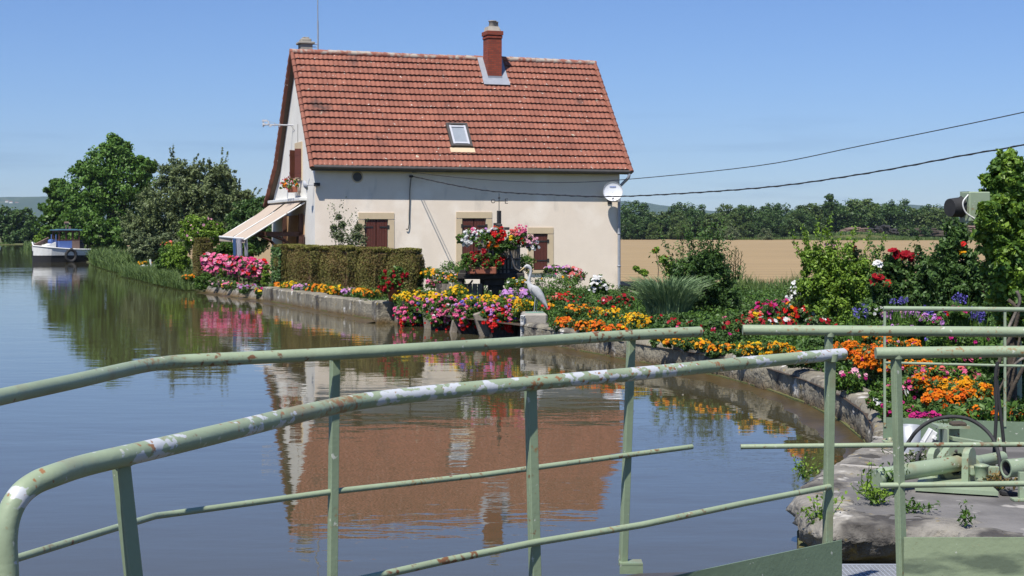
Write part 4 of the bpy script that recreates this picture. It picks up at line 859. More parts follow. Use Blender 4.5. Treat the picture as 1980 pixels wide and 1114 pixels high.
growth('bank_grass', [(-6, 50.5, 1.8, 1), (-1, 49.5, 2.2, 1), (4.2, 50.5, 1.6, 1)], 500, .22, .02, 'leaf', 'short grass in front of the house wall')
growth('bank_grass', [(4.5, 55, 1.5, 1), (10, 54, 2.5, 1.2), (26, 50, 2.5, 1.2)], 500, .5, .03, 'reed', 'weedy green margin between garden and ploughed field')
# ------------------------------------------------------------------ clipped hedge: separate conifers grown together, with gaps
def hedge_block(label, x0, x1, yt, d0, d1, depth=.8, m='hedge', ivy=0, grp='clipped hedge conifers along the canal', zb=.2, dens=5200):
    a = P(x0 + 2, 0, d0); c = P(x1 - 5, 0, d1); a.z = c.z = 0; u = (c - a); L_ = u.length; u.normalize(); n = Vector((-u.y, u.x, 0)); n = n if n.y > 0 else -n
    zt = H - (yt - YH) / F * (d0 + d1) / 2; hh = zt - zb; ctr = (a + c) / 2 + n * depth / 2 + Z * (zb + hh / 2)
    t = thing('hedge_conifer', label, 'hedge', (ctr.x, ctr.y, zb), grp); one('stem_mass', lambda b: b.box(ctr, (L_ - .14, depth - .14, hh - .12), Matrix((u, n, Z)).transposed(), .10), 'brown_wood', t)
    N_ = int(dens * (L_ * hh + L_ * depth + depth * hh * 2)); f = rng.random(N_); area = [L_ * hh, L_ * depth, depth * hh, depth * hh]; cs = np.cumsum(area) / sum(area)
    U_ = rng.uniform(-.5, .5, N_); V_ = rng.uniform(-.5, .5, N_); pos = np.zeros((N_, 3)); out = np.zeros((N_, 3))
    un, nn, zz = np.array(u), np.array(n), np.array(Z)
    for k in range(4):
        mk_ = (f <= cs[k]) & (f > (cs[k - 1] if k else 0)); g = mk_.sum()
        if k == 0: pos[mk_] = np.outer(U_[mk_] * L_, un) + np.outer(V_[mk_] * hh, zz) - nn * depth / 2; out[mk_] = -nn
        elif k == 1: pos[mk_] = np.outer(U_[mk_] * L_, un) + np.outer(V_[mk_] * depth, nn) + zz * hh / 2; out[mk_] = zz
        else: sg = 1 if k == 2 else -1; pos[mk_] = np.outer(U_[mk_] * depth, nn) + np.outer(V_[mk_] * hh, zz) + un * sg * L_ / 2; out[mk_] = un * sg
    edge = np.abs(pos @ un) / (L_ / 2); pos -= out * (np.where(out @ nn < -.5, 1, 0) * .14 * edge ** 6)[:, None]; pos -= np.outer(np.sign(pos @ un) * .06 * (pos @ zz > hh * .4), un); bulge = .035 * np.sin(pos @ un * 5 + 1) + .03 * np.sin(pos @ zz * 7) ; pos += out * (bulge[:, None] - rng.random((N_, 1)) * .07 + .02); pos += np.array(ctr)
    # rounded edges
    q = leaf_quads(pos, .055, out, 1.1, .35); sel = rng.random(N_) + .25 * np.sin(pos[:, 0] * 4.1 + pos[:, 2] * 3) < .62; top = out[:, 2] > .5
    rn = np.clip(rng.random(N_) * .8 + top * .4, 0, 1)
    np_mesh('foliage', q, 4, ['hedge', 'hedge_brown'], t, mi=(~sel & ~top).astype(int), rnd=rn)
    if ivy:
        Cb = np.array(ctr) - nn * (depth / 2 + .04) + np.outer(rng.uniform(-.5, .5, ivy) * L_, un) + np.outer((rng.random(ivy) ** .6 - .5) * hh * .9 - .0, zz); np_mesh('ivy', leaf_quads(Cb, .10, np.tile(-nn, (ivy, 1)), 1.2, .8), 4, 'leaf_dark', t)
    return t
hedge_block('ivy covered leftmost conifer of the long clipped hedge', 524, 549, 474, 50.6, 50.0, .9, ivy=420)
hedge_block('first broad brown-green conifer of the long clipped hedge, right of the ivy', 549, 606, 475.5, 49.2, 47.4, .6)
hedge_block('second broad conifer of the long clipped hedge, with a thin pink rose in front', 613, 676, 476.5, 46.4, 44.6, .6)
hedge_block('narrow conifer between the two widest gaps of the clipped hedge', 683, 730, 480, 43.6, 42.6, .6)
hedge_block('rightmost and widest conifer of the clipped hedge, behind the dark red geraniums', 738, 812, 482, 41.4, 41.2, .7)
hedge_block('tall narrow clipped conifer block standing alone left of the pink geraniums', 371, 391, 462, 60.5, 60.3, .6, grp='x'); hedge_block('low shaded clipped conifer behind the pink geraniums, right of the tall block', 393, 418, 470, 61.5, 62, .6, grp='x')
for o in sc.objects:
    if o.get('group') == 'x': o['group'] = 'clipped conifers behind the pink geraniums'
# ------------------------------------------------------------------ shrubs
def shrub(label, x, yb, d, bl, leaf='leaf', per=45, size=.07, nclump=60, cr=.26, name='shrub', cat='shrub', group=None, flowers=(), spikes=0, spike_len=.4, aspect=.5, fs=.10, stems=6, outw=.8, zb=None, ftop=.0, shell=(.45, 1), flay=1):
    base = P(x, yb, d); base.z = .2 if zb is None else zb; t = thing(name, label, cat, base, group); B_ = [blob(bx, by, br, d + (o[0] if o else 0), *(o[1:])) for bx, by, br, *o in bl]
    Q, cl = clump_leaves(B_, per, size, nclump, cr, shell, outw, aspect); S = []
    for c, r in B_:
        for _ in range(spikes):
            D = rdir(1)[0]; D[2] = abs(D[2]) * 1.3; p0 = np.array(c) + D * np.array(r) * .8; dr = unit(D * .6 + np.array([0, 0, 1.]) + rng.normal(size=3) * .2); m = int(per * .7); tt = rng.random(m); S.append(p0 + dr * (tt * spike_len * (.5 + random.random()))[:, None] + rng.normal(size=(m, 3)) * size * .4)
    if S: Q = np.concatenate([Q, leaf_quads(np.concatenate(S), size, None, 0, aspect)])
    np_mesh('foliage', Q, 4, leaf, t)
    if stems:
        b = MB()
        for i in range(stems): branch(b, base + Vector((rng.normal() * .06, rng.normal() * .06, 0)), Vector(cl[int(rng.integers(len(cl)))]), .018, .006, 4, .05, 5)
        b.build('stems', 'bark', t)
    for col, n_, *reg in flowers:
        # reg: optional list of blobs (px, py, rpx) holding these blossoms
        bb = [blob(*r_[:3], d - .15) for r_ in reg] if reg else B_; C = []; N_ = []
        for q in range(n_):
            c, r = bb[q % len(bb)]; D = rdir(1)[0]; D[1] = -abs(D[1]) * .8 if random.random() < .8 else D[1]; D[2] = D[2] if D[2] > -.3 else -D[2]; D = D / np.linalg.norm(D)
            C.append(np.array(c) + D * np.array(r) * rng.uniform(.55, 1.06)); N_.append(D + np.array([0, -.5, .5]) + rng.normal(size=3) * .3)
        np_mesh('blossoms', petals(np.array(C), unit(np.array(N_)), fs, 7, flay if d > 22 else 2), 4, col, t)
    return t

ptree('yellow-green columnar conifer left of the tall clipped block, nearest to it', 350, 530, 65, [(350, 486, 10), (350, 500, 12), (351, 514, 12)], leaf='leaf_bright', per=50, size=.08, nclump=40, cr=.34, trunk=.05, limbs=3, cat='shrub', name='shrub')
ptree('green bushy shrub between the bollards and the columnar conifers', 322, 528, 68, [(320, 492, 14), (328, 506, 14), (312, 510, 12)], leaf='leaf', per=50, size=.09, nclump=44, cr=.32, trunk=.05, limbs=3, cat='shrub', name='shrub')
ptree('tall grey-green weeds and shrub under the willow behind the white bollard', 292, 512, 79, [(285, 484, 16), (300, 478, 16), (272, 492, 12)], leaf='leaf_grey', per=50, size=.11, nclump=40, cr=.32, trunk=.05, limbs=3, cat='shrub', name='shrub')
ptree('bright green bush on the bank directly left behind the boat', 92, 482, 150, [(92, 462, 20), (78, 470, 14), (106, 468, 16)], leaf='leaf_bright', per=50, size=.22, nclump=40, cr=.32, trunk=.08, limbs=3, cat='shrub', name='shrub')
ptree('leafy shrub at the foot of the house hedge side, under the awning edge', 440, 510, 66, [(438, 480, 14), (455, 486, 14), (425, 486, 12), (478, 484, 14)], leaf='leaf', per=50, size=.09, nclump=40, cr=.32, trunk=.05, limbs=3, cat='shrub', name='shrub')
shrub('dark spiky shrub with bare twigs against the field, right of the grass clump', 1345, 612, 34, [(1350, 560, 46), (1325, 535, 34), (1385, 545, 40), (1400, 585, 34), (1340, 595, 44), (1375, 510, 24), (1345, 515, 22)], 'leaf_dark', 60, .075, 60, .28, spikes=9, spike_len=.8, aspect=.4)
shrub('arching rose shoot left of the dark spiky shrub', 1300, 590, 34.2, [(1283, 500, 8), (1268, 484, 5), (1295, 515, 10), (1305, 535, 14), (1230, 520, 4), (1245, 528, 6)], 'leaf_bright', 12, .08, 14, .9, stems=3, flowers=(('crimson', 3),))
b = MB()
for i in range(26):
    px = random.uniform(1335, 1445); y0 = 540; y1 = random.uniform(475, 520); p0 = P(px, y0, 34); p1 = P(px + random.uniform(-6, 8), y1, 34 + random.uniform(-.5, .5)); b.tube([p0, p1], [.012, .004], 4)
    for k in range(9):
        f = k / 9; q = p0.lerp(p1, f); s = 1 if k % 2 else -1; b.tube([q, q + Vector((s * .09 * (1.2 - f), random.uniform(-.05, .05), .07))], .005, 4)
tag(b.build('bare_twigs', 'leaf_dark'), 'sprig of thin bare dead twigs standing out of the dark spiky shrub', 'shrub')
# pampas-like grass clump
n = 1900; a = rng.random(n) * 2 * np.pi; c0 = np.array(list(P(1292, 612, 32.6))); c0[2] = .3; B_ = c0 + np.stack([np.cos(a), np.sin(a), 0 * a], 1) * (rng.random(n) ** .5 * .42)[:, None]; dd = np.stack([np.cos(a), np.sin(a), 0 * a], 1)
def arch(base, dirs, h, wd, m, parent, name='blades', reach=.9):
    n = len(base); hh = h * (.55 + .55 * rng.random(n)); re = reach * (.3 + .7 * rng.random(n)); V = []; s = np.stack([-dirs[:, 1], dirs[:, 0], 0 * a[:n] if False else np.zeros(n)], 1) * .5 + rng.normal(size=(n, 3)) * .3; s = unit(s) * wd / 2; prev = None
    for f0, f1 in ((0, .35), (.35, .7), (.7, 1)):
        def at(f): p = base + dirs * (re * f ** 1.6 * hh)[:, None]; p[:, 2] = base[:, 2] + hh * (1.55 * f - .75 * f * f) * 1.15; return p
        A_, B2 = at(f0), at(f1); V.append(np.stack([A_ - s * (1 - f0 * .8), A_ + s * (1 - f0 * .8), B2 + s * (1 - f1 * .9), B2 - s * (1 - f1 * .9)], 1))
    return np_mesh(name, np.concatenate(V), 4, m, parent)
t = thing('ornamental_grass', 'large arching blue-green ornamental grass clump beside the house downpipe', 'grass clump', c0); arch(B_, dd, 1.0, .03, 'pampas', t, reach=.74)
shrub('low weedy green growth at the foot of the house right of the downpipe', 1215, 590, 46, [(1212, 575, 20), (1235, 565, 20), (1260, 560, 16)], 'leaf_grey', 50, .07, 40, .3, flowers=(('pale_pink', 10),), fs=.08)
shrub('pale yellow-green broad shrub in the middle, against the ploughed field', 1605, 650, 26.5, [(1610, 520, 48), (1585, 545, 46), (1640, 540, 50), (1600, 590, 52), (1650, 600, 52), (1570, 500, 20), (1680, 545, 30)], 'leaf_bright', 70, .06, 70, .24, spikes=7, spike_len=.45, aspect=.45)
shrub('thin red-tipped rose shoots rising above the pale shrub', 1655, 640, 26.8, [(1650, 490, 12), (1665, 505, 14), (1640, 480, 6), (1605, 484, 8)], 'leaf_grey', 26, .06, 22, .4, flowers=(('pale_pink', 6, (1605, 476, 8)), ('crimson', 3, (1658, 484, 8))), fs=.09)
shrub('white flowering stems at the left foot of the pale shrub', 1545, 600, 29, [(1545, 560, 18), (1535, 575, 16)], 'leaf_grey', 30, .06, 30, .3, flowers=(('white', 40),), fs=.06)
shrub('dark leafy rose bush with red blooms left of the tall climbing rose', 1720, 640, 23, [(1735, 525, 34), (1715, 560, 40), (1755, 570, 44), (1700, 600, 36), (1740, 612, 40)], 'leaf_dark', 60, .06, 60, .26, spikes=4, spike_len=.3, group='rose bushes behind the railing', flowers=(('crimson', 26, (1727, 490, 9), (1750, 496, 8), (1768, 497, 7)), ('crimson', 14, (1696, 540, 9), (1712, 550, 4)), ('red', 4, (1735, 562, 6), (1716, 548, 5))), fs=.11)
shrub('tall conical climbing rose with few red blooms before the wood', 1850, 640, 22.4, [(1850, 455, 16), (1845, 480, 26), (1855, 515, 36), (1835, 550, 44), (1865, 560, 44), (1800, 520, 26), (1800, 570, 40), (1830, 605, 44), (1880, 600, 40)], 'leaf_dark', 60, .065, 60, .25, spikes=5, spike_len=.3, group='rose bushes behind the railing', flowers=(('red', 3, (1862, 474, 5)), ('gold', 2, (1862, 490, 4)), ('crimson', 6, (1896, 558, 8)), ('white', 5, (1697, 512, 6))), fs=.09)
# ivy covered post at the right
t = thing('climber_post', 'tall post smothered in bright green climber at the right edge, signal box on its left', 'climbing plant', P(1950, 800, 15.9))
px_ = 1950; B_ = [blob(x, y, r, 15.9) for x, y, r in ((1948, 318, 24), (1935, 350, 30), (1965, 360, 34), (1930, 400, 34), (1965, 420, 38), (1925, 445, 32), (1955, 470, 38), (1950, 520, 40), (1970, 570, 42), (1945, 560, 30), (1985, 620, 34), (1955, 605, 28), (1990, 500, 30), (1995, 400, 30), (1925, 480, 20))] + [blob(1912, 408, 16, 15.3), blob(1905, 430, 14, 15.3)]
np_mesh('foliage', clump_leaves(B_, 52, .058, 60, .34, (.35, 1.05), .9, .75)[0], 4, ['leaf'], t); np_mesh('young_leaves', clump_leaves(B_, 26, .052, 34, .3, (.8, 1.15), .9, .75)[0], 4, 'leaf_bright', t)
b = MB(); b.tube([P(1958, 880, 15.9), P(1955, 300, 15.9)], .05, 8); b.build('post', 'bark', t)
b = MB()
for pts in ([(1950, 580), (1968, 600), (1960, 640), (1935, 690), (1925, 760), (1935, 850)], [(1975, 640), (1960, 700), (1930, 760), (1920, 840)], [(1980, 690), (1955, 720), (1945, 850)], [(1990, 690), (1950, 775), (1960, 850)]): b.tube(catmull([P(x, y, 15.4 + random.uniform(0, .3)) for x, y in pts], 5), random.uniform(.012, .022), 6)
b.build('stems', 'bark', t); b = MB(); b.tube(catmull([P(x, y, 15.2) for x, y in ((1966, 563), (1972, 580), (1966, 600), (1950, 635))], 5), .017, 6); b.tube(catmull([P(x, y, 15.2) for x, y in ((1980, 692), (1968, 700), (1955, 712))], 5), .014, 6); b.build('dead_stem', 'bleached_wood', t)
shrub('dark thicket of foliage behind the climber post at the right edge', 1960, 800, 17.5, [(1960, 700, 50), (1985, 760, 60), (1930, 760, 34), (2010, 640, 60)], 'leaf_dark', 50, .08, 50, .3)
# signal box with lamp and visor
t = thing('signal_lamp', 'green box with black hooded lamp seen from behind, sticking out of the climber', 'signal', P(1885, 400, 15.6)); sb = P(1887, 400, 15.6)
one('box', lambda b: (b.box(sb, (.235, .16, .30), Matrix.Rotation(.25, 3, 'Z'), .01), b.box(sb + Vector((-.11, 0, -.0)), (.012, .17, .31), Matrix.Rotation(.25, 3, 'Z'))), 'mech', t)
one('hood', lambda b: (b.tube([sb + Vector((-.10, .05, .0)), sb + Vector((-.27, -.02, -.01))], [.105, .092], 16), b.tube([sb + Vector((-.1, .05, 0)), sb + Vector((-.13, .04, 0))], .112, 16)), 'rubber', t)
one('cable', lambda b: b.tube(catmull([sb + Vector((-.10, -.08, .12)), sb + Vector((-.16, -.1, .04)), sb + Vector((-.13, -.1, -.06)), sb + Vector((-.02, -.1, -.14)), sb + Vector((.04, -.1, -.26))], 5), .008, 5), 'white_paint', t)
one('post', lambda b: (b.tube([sb + Vector((.62, .6, .05)), Vector((sb.x + .62, sb.y + .6, .3))], .04, 8), b.tube([sb, sb + Vector((.62, .6, .05))], .03, 6)), 'mech', t)

# ------------------------------------------------------------------ flower beds
def bed(rows, group, name='marigold_plant', cat='flowers', leaf='leaf_dark', fs=.055, size=.05, lay=1):
    for lb, x, y, w_, h_, d, cols in rows:
        r = h_ * .5; k = max(1, int(round(w_ / h_))); bl = [(x - w_ / 2 + w_ * (i + .5) / k, y + r * .3, r * 1.02, random.uniform(-.4, .4), max(1, w_ / h_ / k) * 1.15, .95, 1.6) for i in range(k)]
        fl = tuple((c, int(n_ * (1.3 if fs < .064 else 1.15))) for c, n_ in cols)
        shrub(lb, x, y + h_ * .7, d, bl, leaf, 36, size, max(14, int(38 / k ** .5)), .34, name=name, cat=cat, group=group, flowers=fl, fs=fs, stems=0, zb=.33, flay=lay)
# along the curved wall (d from the height of the ground in view)
bed([('orange marigolds beside the heron block at the start of the curved bed', 1092, 622, 44, 30, 29.6, (('deep_orange', 60), ('orange', 40), ('yellow', 8))),
     ('orange marigold clump second from the heron block', 1140, 628, 50, 32, 28.6, (('orange', 60), ('deep_orange', 50), ('gold', 20))),
     ('dark orange marigolds at the wall edge under the yellow ones', 1188, 636, 46, 26, 27.6, (('deep_orange', 60), ('yellow', 20))),
     ('yellow marigold clump above the dark orange ones', 1170, 604, 60, 34, 31, (('gold', 60), ('yellow', 34), ('red', 5))),
     ('mixed gold marigolds right of the heron behind the first orange clump', 1118, 598, 44, 28, 32, (('gold', 36), ('orange', 30))),
     ('yellow marigold clump at the right end of the first marigold group', 1228, 618, 52, 44, 28.4, (('yellow', 80), ('gold', 40))),
     ('thin row of small marigolds behind the end of the back rail', 1290, 658, 60, 20, 25.2, (('gold', 26), ('orange', 16))),
     ('sparse yellow marigolds in the gap between the two back rails', 1345, 664, 56, 24, 24.4, (('gold', 24), ('yellow', 10), ('orange', 12))),
     ('orange marigolds low in the gap between the two back rails', 1395, 672, 50, 30, 23.4, (('orange', 30), ('gold', 26))),
     ('gold marigold clump under the third rail, left', 1455, 672, 56, 34, 22.6, (('gold', 50), ('yellow', 30))),
     ('gold marigold clump under the third rail, middle', 1505, 674, 50, 34, 22.0, (('gold', 70), ('yellow', 30), ('orange', 10))),
     ('orange-tipped marigolds left of the flat green post', 1550, 690, 46, 30, 20.6, (('orange', 30), ('gold', 14))),
     ('dense orange marigolds right behind the flat green post', 1640, 676, 60, 50, 19.8, (('orange', 80), ('deep_orange', 40), ('pink', 6))),
     ('dense orange marigold clump touching the left end of the near right rail', 1690, 690, 56, 70, 18.8, (('orange', 110), ('deep_orange', 60), ('magenta', 6))),
     ('loose orange marigolds above the near right rail', 1740, 668, 80, 34, 20, (('orange', 50), ('magenta', 8), ('pale_pink', 10))),
     ('orange marigold band just below the near right rail', 1760, 708, 90, 30, 18.4, (('orange', 60), ('gold', 20), ('pink', 6))),
     ('orange marigolds in the middle of the right bed', 1800, 738, 90, 40, 16.8, (('orange', 70), ('deep_orange', 20), ('magenta', 6))),
     ('large orange marigold clump above the quay plate', 1830, 770, 90, 46, 15.8, (('deep_orange', 60), ('orange', 70))),
     ('bright marigold clump with the biggest heads in the right bed', 1880, 758, 70, 44, 15.8, (('orange', 60), ('gold', 40))),
     ('lowest orange marigolds touching the green kick plate', 1900, 800, 70, 34, 14.6, (('deep_orange', 50), ('orange', 26))),
     ('orange marigolds filling the gap between the two right railings', 1700, 652, 60, 26, 20.4, (('orange', 50), ('gold', 20))),
     ('orange and pink flowers below the mid rail of the quay railing', 1790, 722, 70, 30, 17.6, (('orange', 40), ('pink', 12))),
     ('loose gold marigolds in the centre of the right bed', 1850, 745, 60, 40, 16.4, (('gold', 40), ('orange', 20))),
     ('orange marigolds at the far right edge above the kick plate', 1972, 800, 40, 34, 14.6, (('deep_orange', 30), ('orange', 10)))],
    'marigolds in the bed behind the curved wall', fs=.052)
bed([('pink zinnias between the orange marigolds and the pink edging', 1740, 752, 70, 44, 16.6, (('magenta', 14), ('pink', 14), ('white', 4))),
     ('pink zinnias above the lowest orange marigolds', 1850, 722, 70, 40, 17.4, (('pink', 22), ('salmon', 10))),
     ('tangle of green leaves with a few magenta blooms beside the wall', 1640, 728, 60, 44, 18.0, (('magenta', 8), ('pale_pink', 4))),
     ('green ground plants with tiny magenta blooms at the quay corner', 1735, 790, 60, 36, 15.0, (('magenta', 16),)),
     ('small magenta edging flowers at the kick plate', 1785, 806, 60, 20, 14.5, (('magenta', 24),)),
     ('leafy green plant left of the post above the quay', 1700, 770, 40, 36, 15.7, (('pink', 5), ('white', 3)))],
    'pink flowers among the marigolds', 'zinnia_plant', leaf='leaf', fs=.065)
# roses and mixed flowers behind
bed([('dark red rose bush near the white rose, right of the salmon geraniums', 1190, 580, 66, 34, 35, (('crimson', 46), ('pale_pink', 6))),
     ('dark leaved rose behind the first marigold group', 1110, 590, 60, 60, 33.6, (('crimson', 8), ('red', 6))),
     ('low dark rose foliage with few crimson blooms above the back rail', 1290, 622, 76, 44, 28, (('crimson', 12),)),
     ('dark rose foliage right of it with one red bloom', 1350, 632, 70, 44, 27, (('crimson', 10), ('pink', 4))),
     ('rose foliage between the dark spiky shrub and the magenta roses', 1410, 625, 70, 50, 26.4, (('crimson', 12), ('pink', 6))),
     ('magenta rose bush, tallest of the mixed group before the field', 1495, 592, 64, 40, 28.6, (('magenta', 80), ('crimson', 20))),
     ('mixed red and yellow roses left of the magenta ones', 1455, 612, 50, 34, 27.6, (('salmon', 16), ('yellow', 10), ('red', 14))),
     ('bright red and white flower clump above the third rail end', 1545, 600, 60, 40, 27, (('red', 50), ('white', 16), ('orange', 8))),
     ('crimson and white flowers just above the third rail', 1500, 622, 70, 30, 26, (('crimson', 30), ('white', 12), ('orange', 10))),
     ('crimson flowers right of the red and white clump', 1580, 622, 50, 26, 25.6, (('crimson', 26), ('white', 6))),
     ('dark leafy clump without blooms behind the third rail post', 1600, 660, 60, 40, 22.8, (('crimson', 3),)),
     ('dark green clump between marigolds and rail, right of the gap', 1400, 650, 80, 30, 25, (('magenta', 4),))],
    'roses behind the marigold bed', 'rose_bush', fs=.07, size=.06)
bed([('lilac phlox clump under the far railing', 1740, 606, 70, 30, 22, (('lilac', 80), ('pale_pink', 16))),
     ('sparse lilac flowers right of the phlox', 1800, 616, 50, 26, 21.4, (('lilac', 26), ('magenta', 4))),
     ('white daisies left end of the far railing', 1688, 598, 30, 26, 22.6, (('white', 16),)),
     ('magenta and red flowers on the far railing line', 1850, 602, 40, 24, 21.6, (('red', 6), ('magenta', 8))),
     ('green foliage below the lilac phlox', 1720, 635, 90, 34, 21, (('lilac', 8),)),
     ('green foliage behind the third rail at the right', 1850, 650, 110, 50, 20, (('magenta', 8), ('blue', 5))),
     ('fern-like green plants left of the climber post', 1880, 690, 90, 44, 18.6, (('pink', 8),)),
     ('low green plants in the angle behind the third rail post', 1640, 640, 60, 40, 22.4, (('crimson', 3),))],
    'perennials behind the rails', 'perennial_plant', leaf='leaf', fs=.06)
for i, (x, y, hgt, lb) in enumerate(((1893, 612, 34, 'largest violet salvia clump behind the far railing'), (1797, 608, 30, 'violet salvia left of the largest clump'), (1838, 606, 28, 'violet salvia with magenta tips behind the far railing'), (1742, 584, 16, 'single violet salvia spike above the far railing'), (1664, 605, 30, 'thin grey-blue salvia left of the far railing'), (1876, 608, 26, 'violet salvia touching the largest clump on its left'), (1855, 580, 26, 'faint violet salvia spikes above the rail'))):
    d = 21.5; t = thing('salvia_plant', lb, 'flowers', P(x, y + hgt, d), 'violet salvias'); b0 = P(x, y + hgt * .8, d); S = []; 
    n_ = 14 if i == 0 else 6
    for k in range(n_):
        q = np.array(list(b0)) + np.array([rng.normal() * .07, rng.normal() * .08, 0]); hh = hgt * 1.3 / F * d * random.uniform(.8, 1.1); m = 22; tt = rng.random(m); S.append(q + np.stack([rng.normal(size=m) * .012, rng.normal(size=m) * .012, hh * (.45 + .55 * tt)], 1))
    S = np.concatenate(S); np_mesh('blossoms', petals(S, rdir(len(S)), .022, 5), 4, 'blue', t); Bq = np.tile(np.array(list(b0)), (160, 1)) + rng.normal(size=(160, 3)) * [.10, .10, 0]; Bq[:, 2] = .33; np_mesh('foliage', blades(Bq, max(.2, b0.z - .2), .025, .2), 4, 'leaf', t)
# --- centre: troughs of geraniums and petunias over the water
TR = [(800, 60, 36.6, 'first trough from the left, pink and red flowers hanging beside the stone pillar'), (855, 56, 35.2, 'second trough from the left, full of bright pink geraniums'), (910, 62, 34.0, 'third trough from the left, pink and red flowers'), (972, 66, 32.6, 'fourth trough, red geraniums beside the water gauge')]
for i, (x, w_, d, lb) in enumerate(TR):
    c = P(x, 634, d); c.z = .30; ww = w_ / F * d * .72; t = thing('flower_trough', lb, 'planter', c, 'dark troughs of flowers over the water')
    def bx_(b):
        a0 = Vector((-ww / 2, -.16, .5)); 
        for k in range(7): b.box(c + Vector((-ww / 2 + ww * (k + .5) / 7, -.14, -.12 + random.uniform(-.015, .015))), (ww / 7 - .012, .035, .82), Matrix.Rotation(random.uniform(-.02, .02), 3, 'Y'))
        for s in (-1, 1): b.box(c + Vector((s * ww / 2, .05, -.12)), (.03, .36, .80))
        b.box(c + Vector((0, -.165, .22)), (ww + .04, .03, .07)); b.box(c + Vector((0, .06, .12)), (ww - .06, .34, .05))
    one('box', bx_, 'tarred_wood', t)
    bl = [blob(x - w_ * .33, 603, 17, d - .1, 1.1, 1.1), blob(x, 598, 19, d - .1, 1.1, 1.1), blob(x + w_ * .33, 603, 17, d - .1, 1.1, 1.1), blob(x - w_ * .2, 618, 13, d - .25), blob(x + w_ * .25, 618, 13, d - .25)]
    np_mesh('foliage', clump_leaves(bl, 30, .05, 34, .3)[0], 4, 'leaf', t)
    cols = [(('pink', 40, -4), ('red', 34, 12), ('magenta', 16, 2), ('blue', 8, -14), ('orange', 4, -8)), (('pink', 70, -6), ('lilac', 16, -12), ('red', 28, 10), ('white', 5, 0)), (('pink', 40, 0), ('red', 36, 4), ('magenta', 20, 0), ('blue', 16, -12), ('lilac', 16, -4)), (('red', 74, 10), ('pink', 22, -8), ('lilac', 18, -8), ('blue', 8, -6), ('deep_orange', 10, 0))][i]
    for cn, n_, dy in cols:
        C = []; N_ = []
        for q in range(n_):
            cc, r = bl[int(rng.integers(5))]; D = rdir(1)[0]; D[1] = -abs(D[1]); C.append(np.array(cc) + D * np.array(r) * rng.uniform(.8, 1.1) + np.array([0, 0, -dy / F * d])); N_.append(D + [0, -.6, .6])
        np_mesh('blossoms', petals(np.array(C), unit(np.array(N_)), .085 if cn in ('pink', 'red') else .06, 7, 2), 4, cn, t)
    # hanging leaves
bed([('yellow coreopsis behind the first trough', 795, 572, 60, 34, 37.6, (('yellow', 80), ('gold', 10))),
     ('yellow coreopsis behind the second trough', 850, 574, 56, 34, 36.4, (('yellow', 70), ('gold', 20))),
     ('tall yellow coreopsis rising above its row below the press', 885, 562, 34, 36, 36.2, (('yellow', 50),)),
     ('yellow coreopsis behind the third trough', 925, 580, 60, 34, 35, (('yellow', 60), ('gold', 16))),
     ('yellow coreopsis behind the fourth trough', 975, 584, 56, 36, 33.8, (('yellow', 80), ('gold', 26))),
     ('bright yellow marigolds at the left foot of the heron block', 1012, 590, 34, 40, 32.6, (('yellow', 44), ('gold', 20)))],
    'yellow flowers behind the troughs', 'coreopsis_plant', leaf='leaf', fs=.062)
bed([('lilac flower clump left of the heron', 998, 568, 50, 30, 35.2, (('lilac', 80), ('pale_pink', 14))),
     ('yellow and orange potted flowers right of the hedge end', 832, 526, 34, 22, 41, (('gold', 26), ('yellow', 14))),
     ('orange and gold flowers above the plank box', 872, 536, 42, 26, 40, (('gold', 26), ('orange', 6), ('pale_pink', 6))),
     ('pink flowers in the plank box left of the press', 845, 547, 44, 18, 39.6, (('pink', 16), ('salmon', 12))),
     ('tall plain green perennials between hedge and press', 878, 518, 46, 36, 42, ()),
     ('feathery yellow-green conifer shrub right of the press', 1015, 505, 30, 34, 39.5, ()),
     ('large green dahlia foliage right of the heron', 1065, 540, 64, 56, 38.5, (('gold', 3), ('pink', 2))),
     ('lilac and pink petunias on top of the dahlia foliage', 1078, 519, 46, 18, 39.2, (('lilac', 34), ('pale_pink', 20))),
     ('salmon geraniums beside the house door side, above the dark pot', 1110, 528, 36, 36, 40.5, (('salmon', 50), ('pale_pink', 12))),
     ('dark foliage below the salmon geraniums', 1105, 560, 50, 44, 38, (('red', 3),)),
     ('white and gold daisies under the press table', 1000, 546, 40, 22, 37, (('white', 12), ('gold', 8))),
     ('red geraniums right behind the heron tail', 1085, 573, 44, 26, 35, (('red', 34), ('salmon', 14))),
     ('mixed dark leaves right of the heron legs', 1062, 596, 40, 44, 32.8, (('red', 5), ('gold', 3)))],
    'mixed flowers in the centre bed', 'flowering_plant', leaf='leaf', fs=.07)
shrub('white rose bush in bloom before the house corner', 1158, 600, 42, [(1158, 552, 17), (1150, 545, 9), (1167, 560, 10), (1160, 572, 16), (1150, 590, 16)], 'leaf', 40, .06, 34, .34, name='rose_bush', cat='flowers', flowers=(('white', 54, (1156, 552, 15), (1150, 543, 9), (1168, 558, 9), (1160, 538, 6), (1146, 562, 7)),), fs=.085)
shrub('pale budded shrub at the house corner, right of the white rose', 1195, 600, 40, [(1180, 590, 18), (1205, 592, 18), (1215, 585, 14)], 'leaf_grey', 34, .06, 30, .3, flowers=(('pale_pink', 8),), fs=.07)
shrub('tall wispy rose climbing before the left shuttered window', 668, 500, 50.5, [(672, 465, 20), (655, 455, 12), (690, 470, 16), (655, 420, 4), (645, 440, 5), (662, 435, 6), (693, 440, 6), (690, 455, 9)], 'leaf_grey', 16, .075, 30, .75, flowers=(('white', 16),), fs=.05, spikes=3, spike_len=.6)
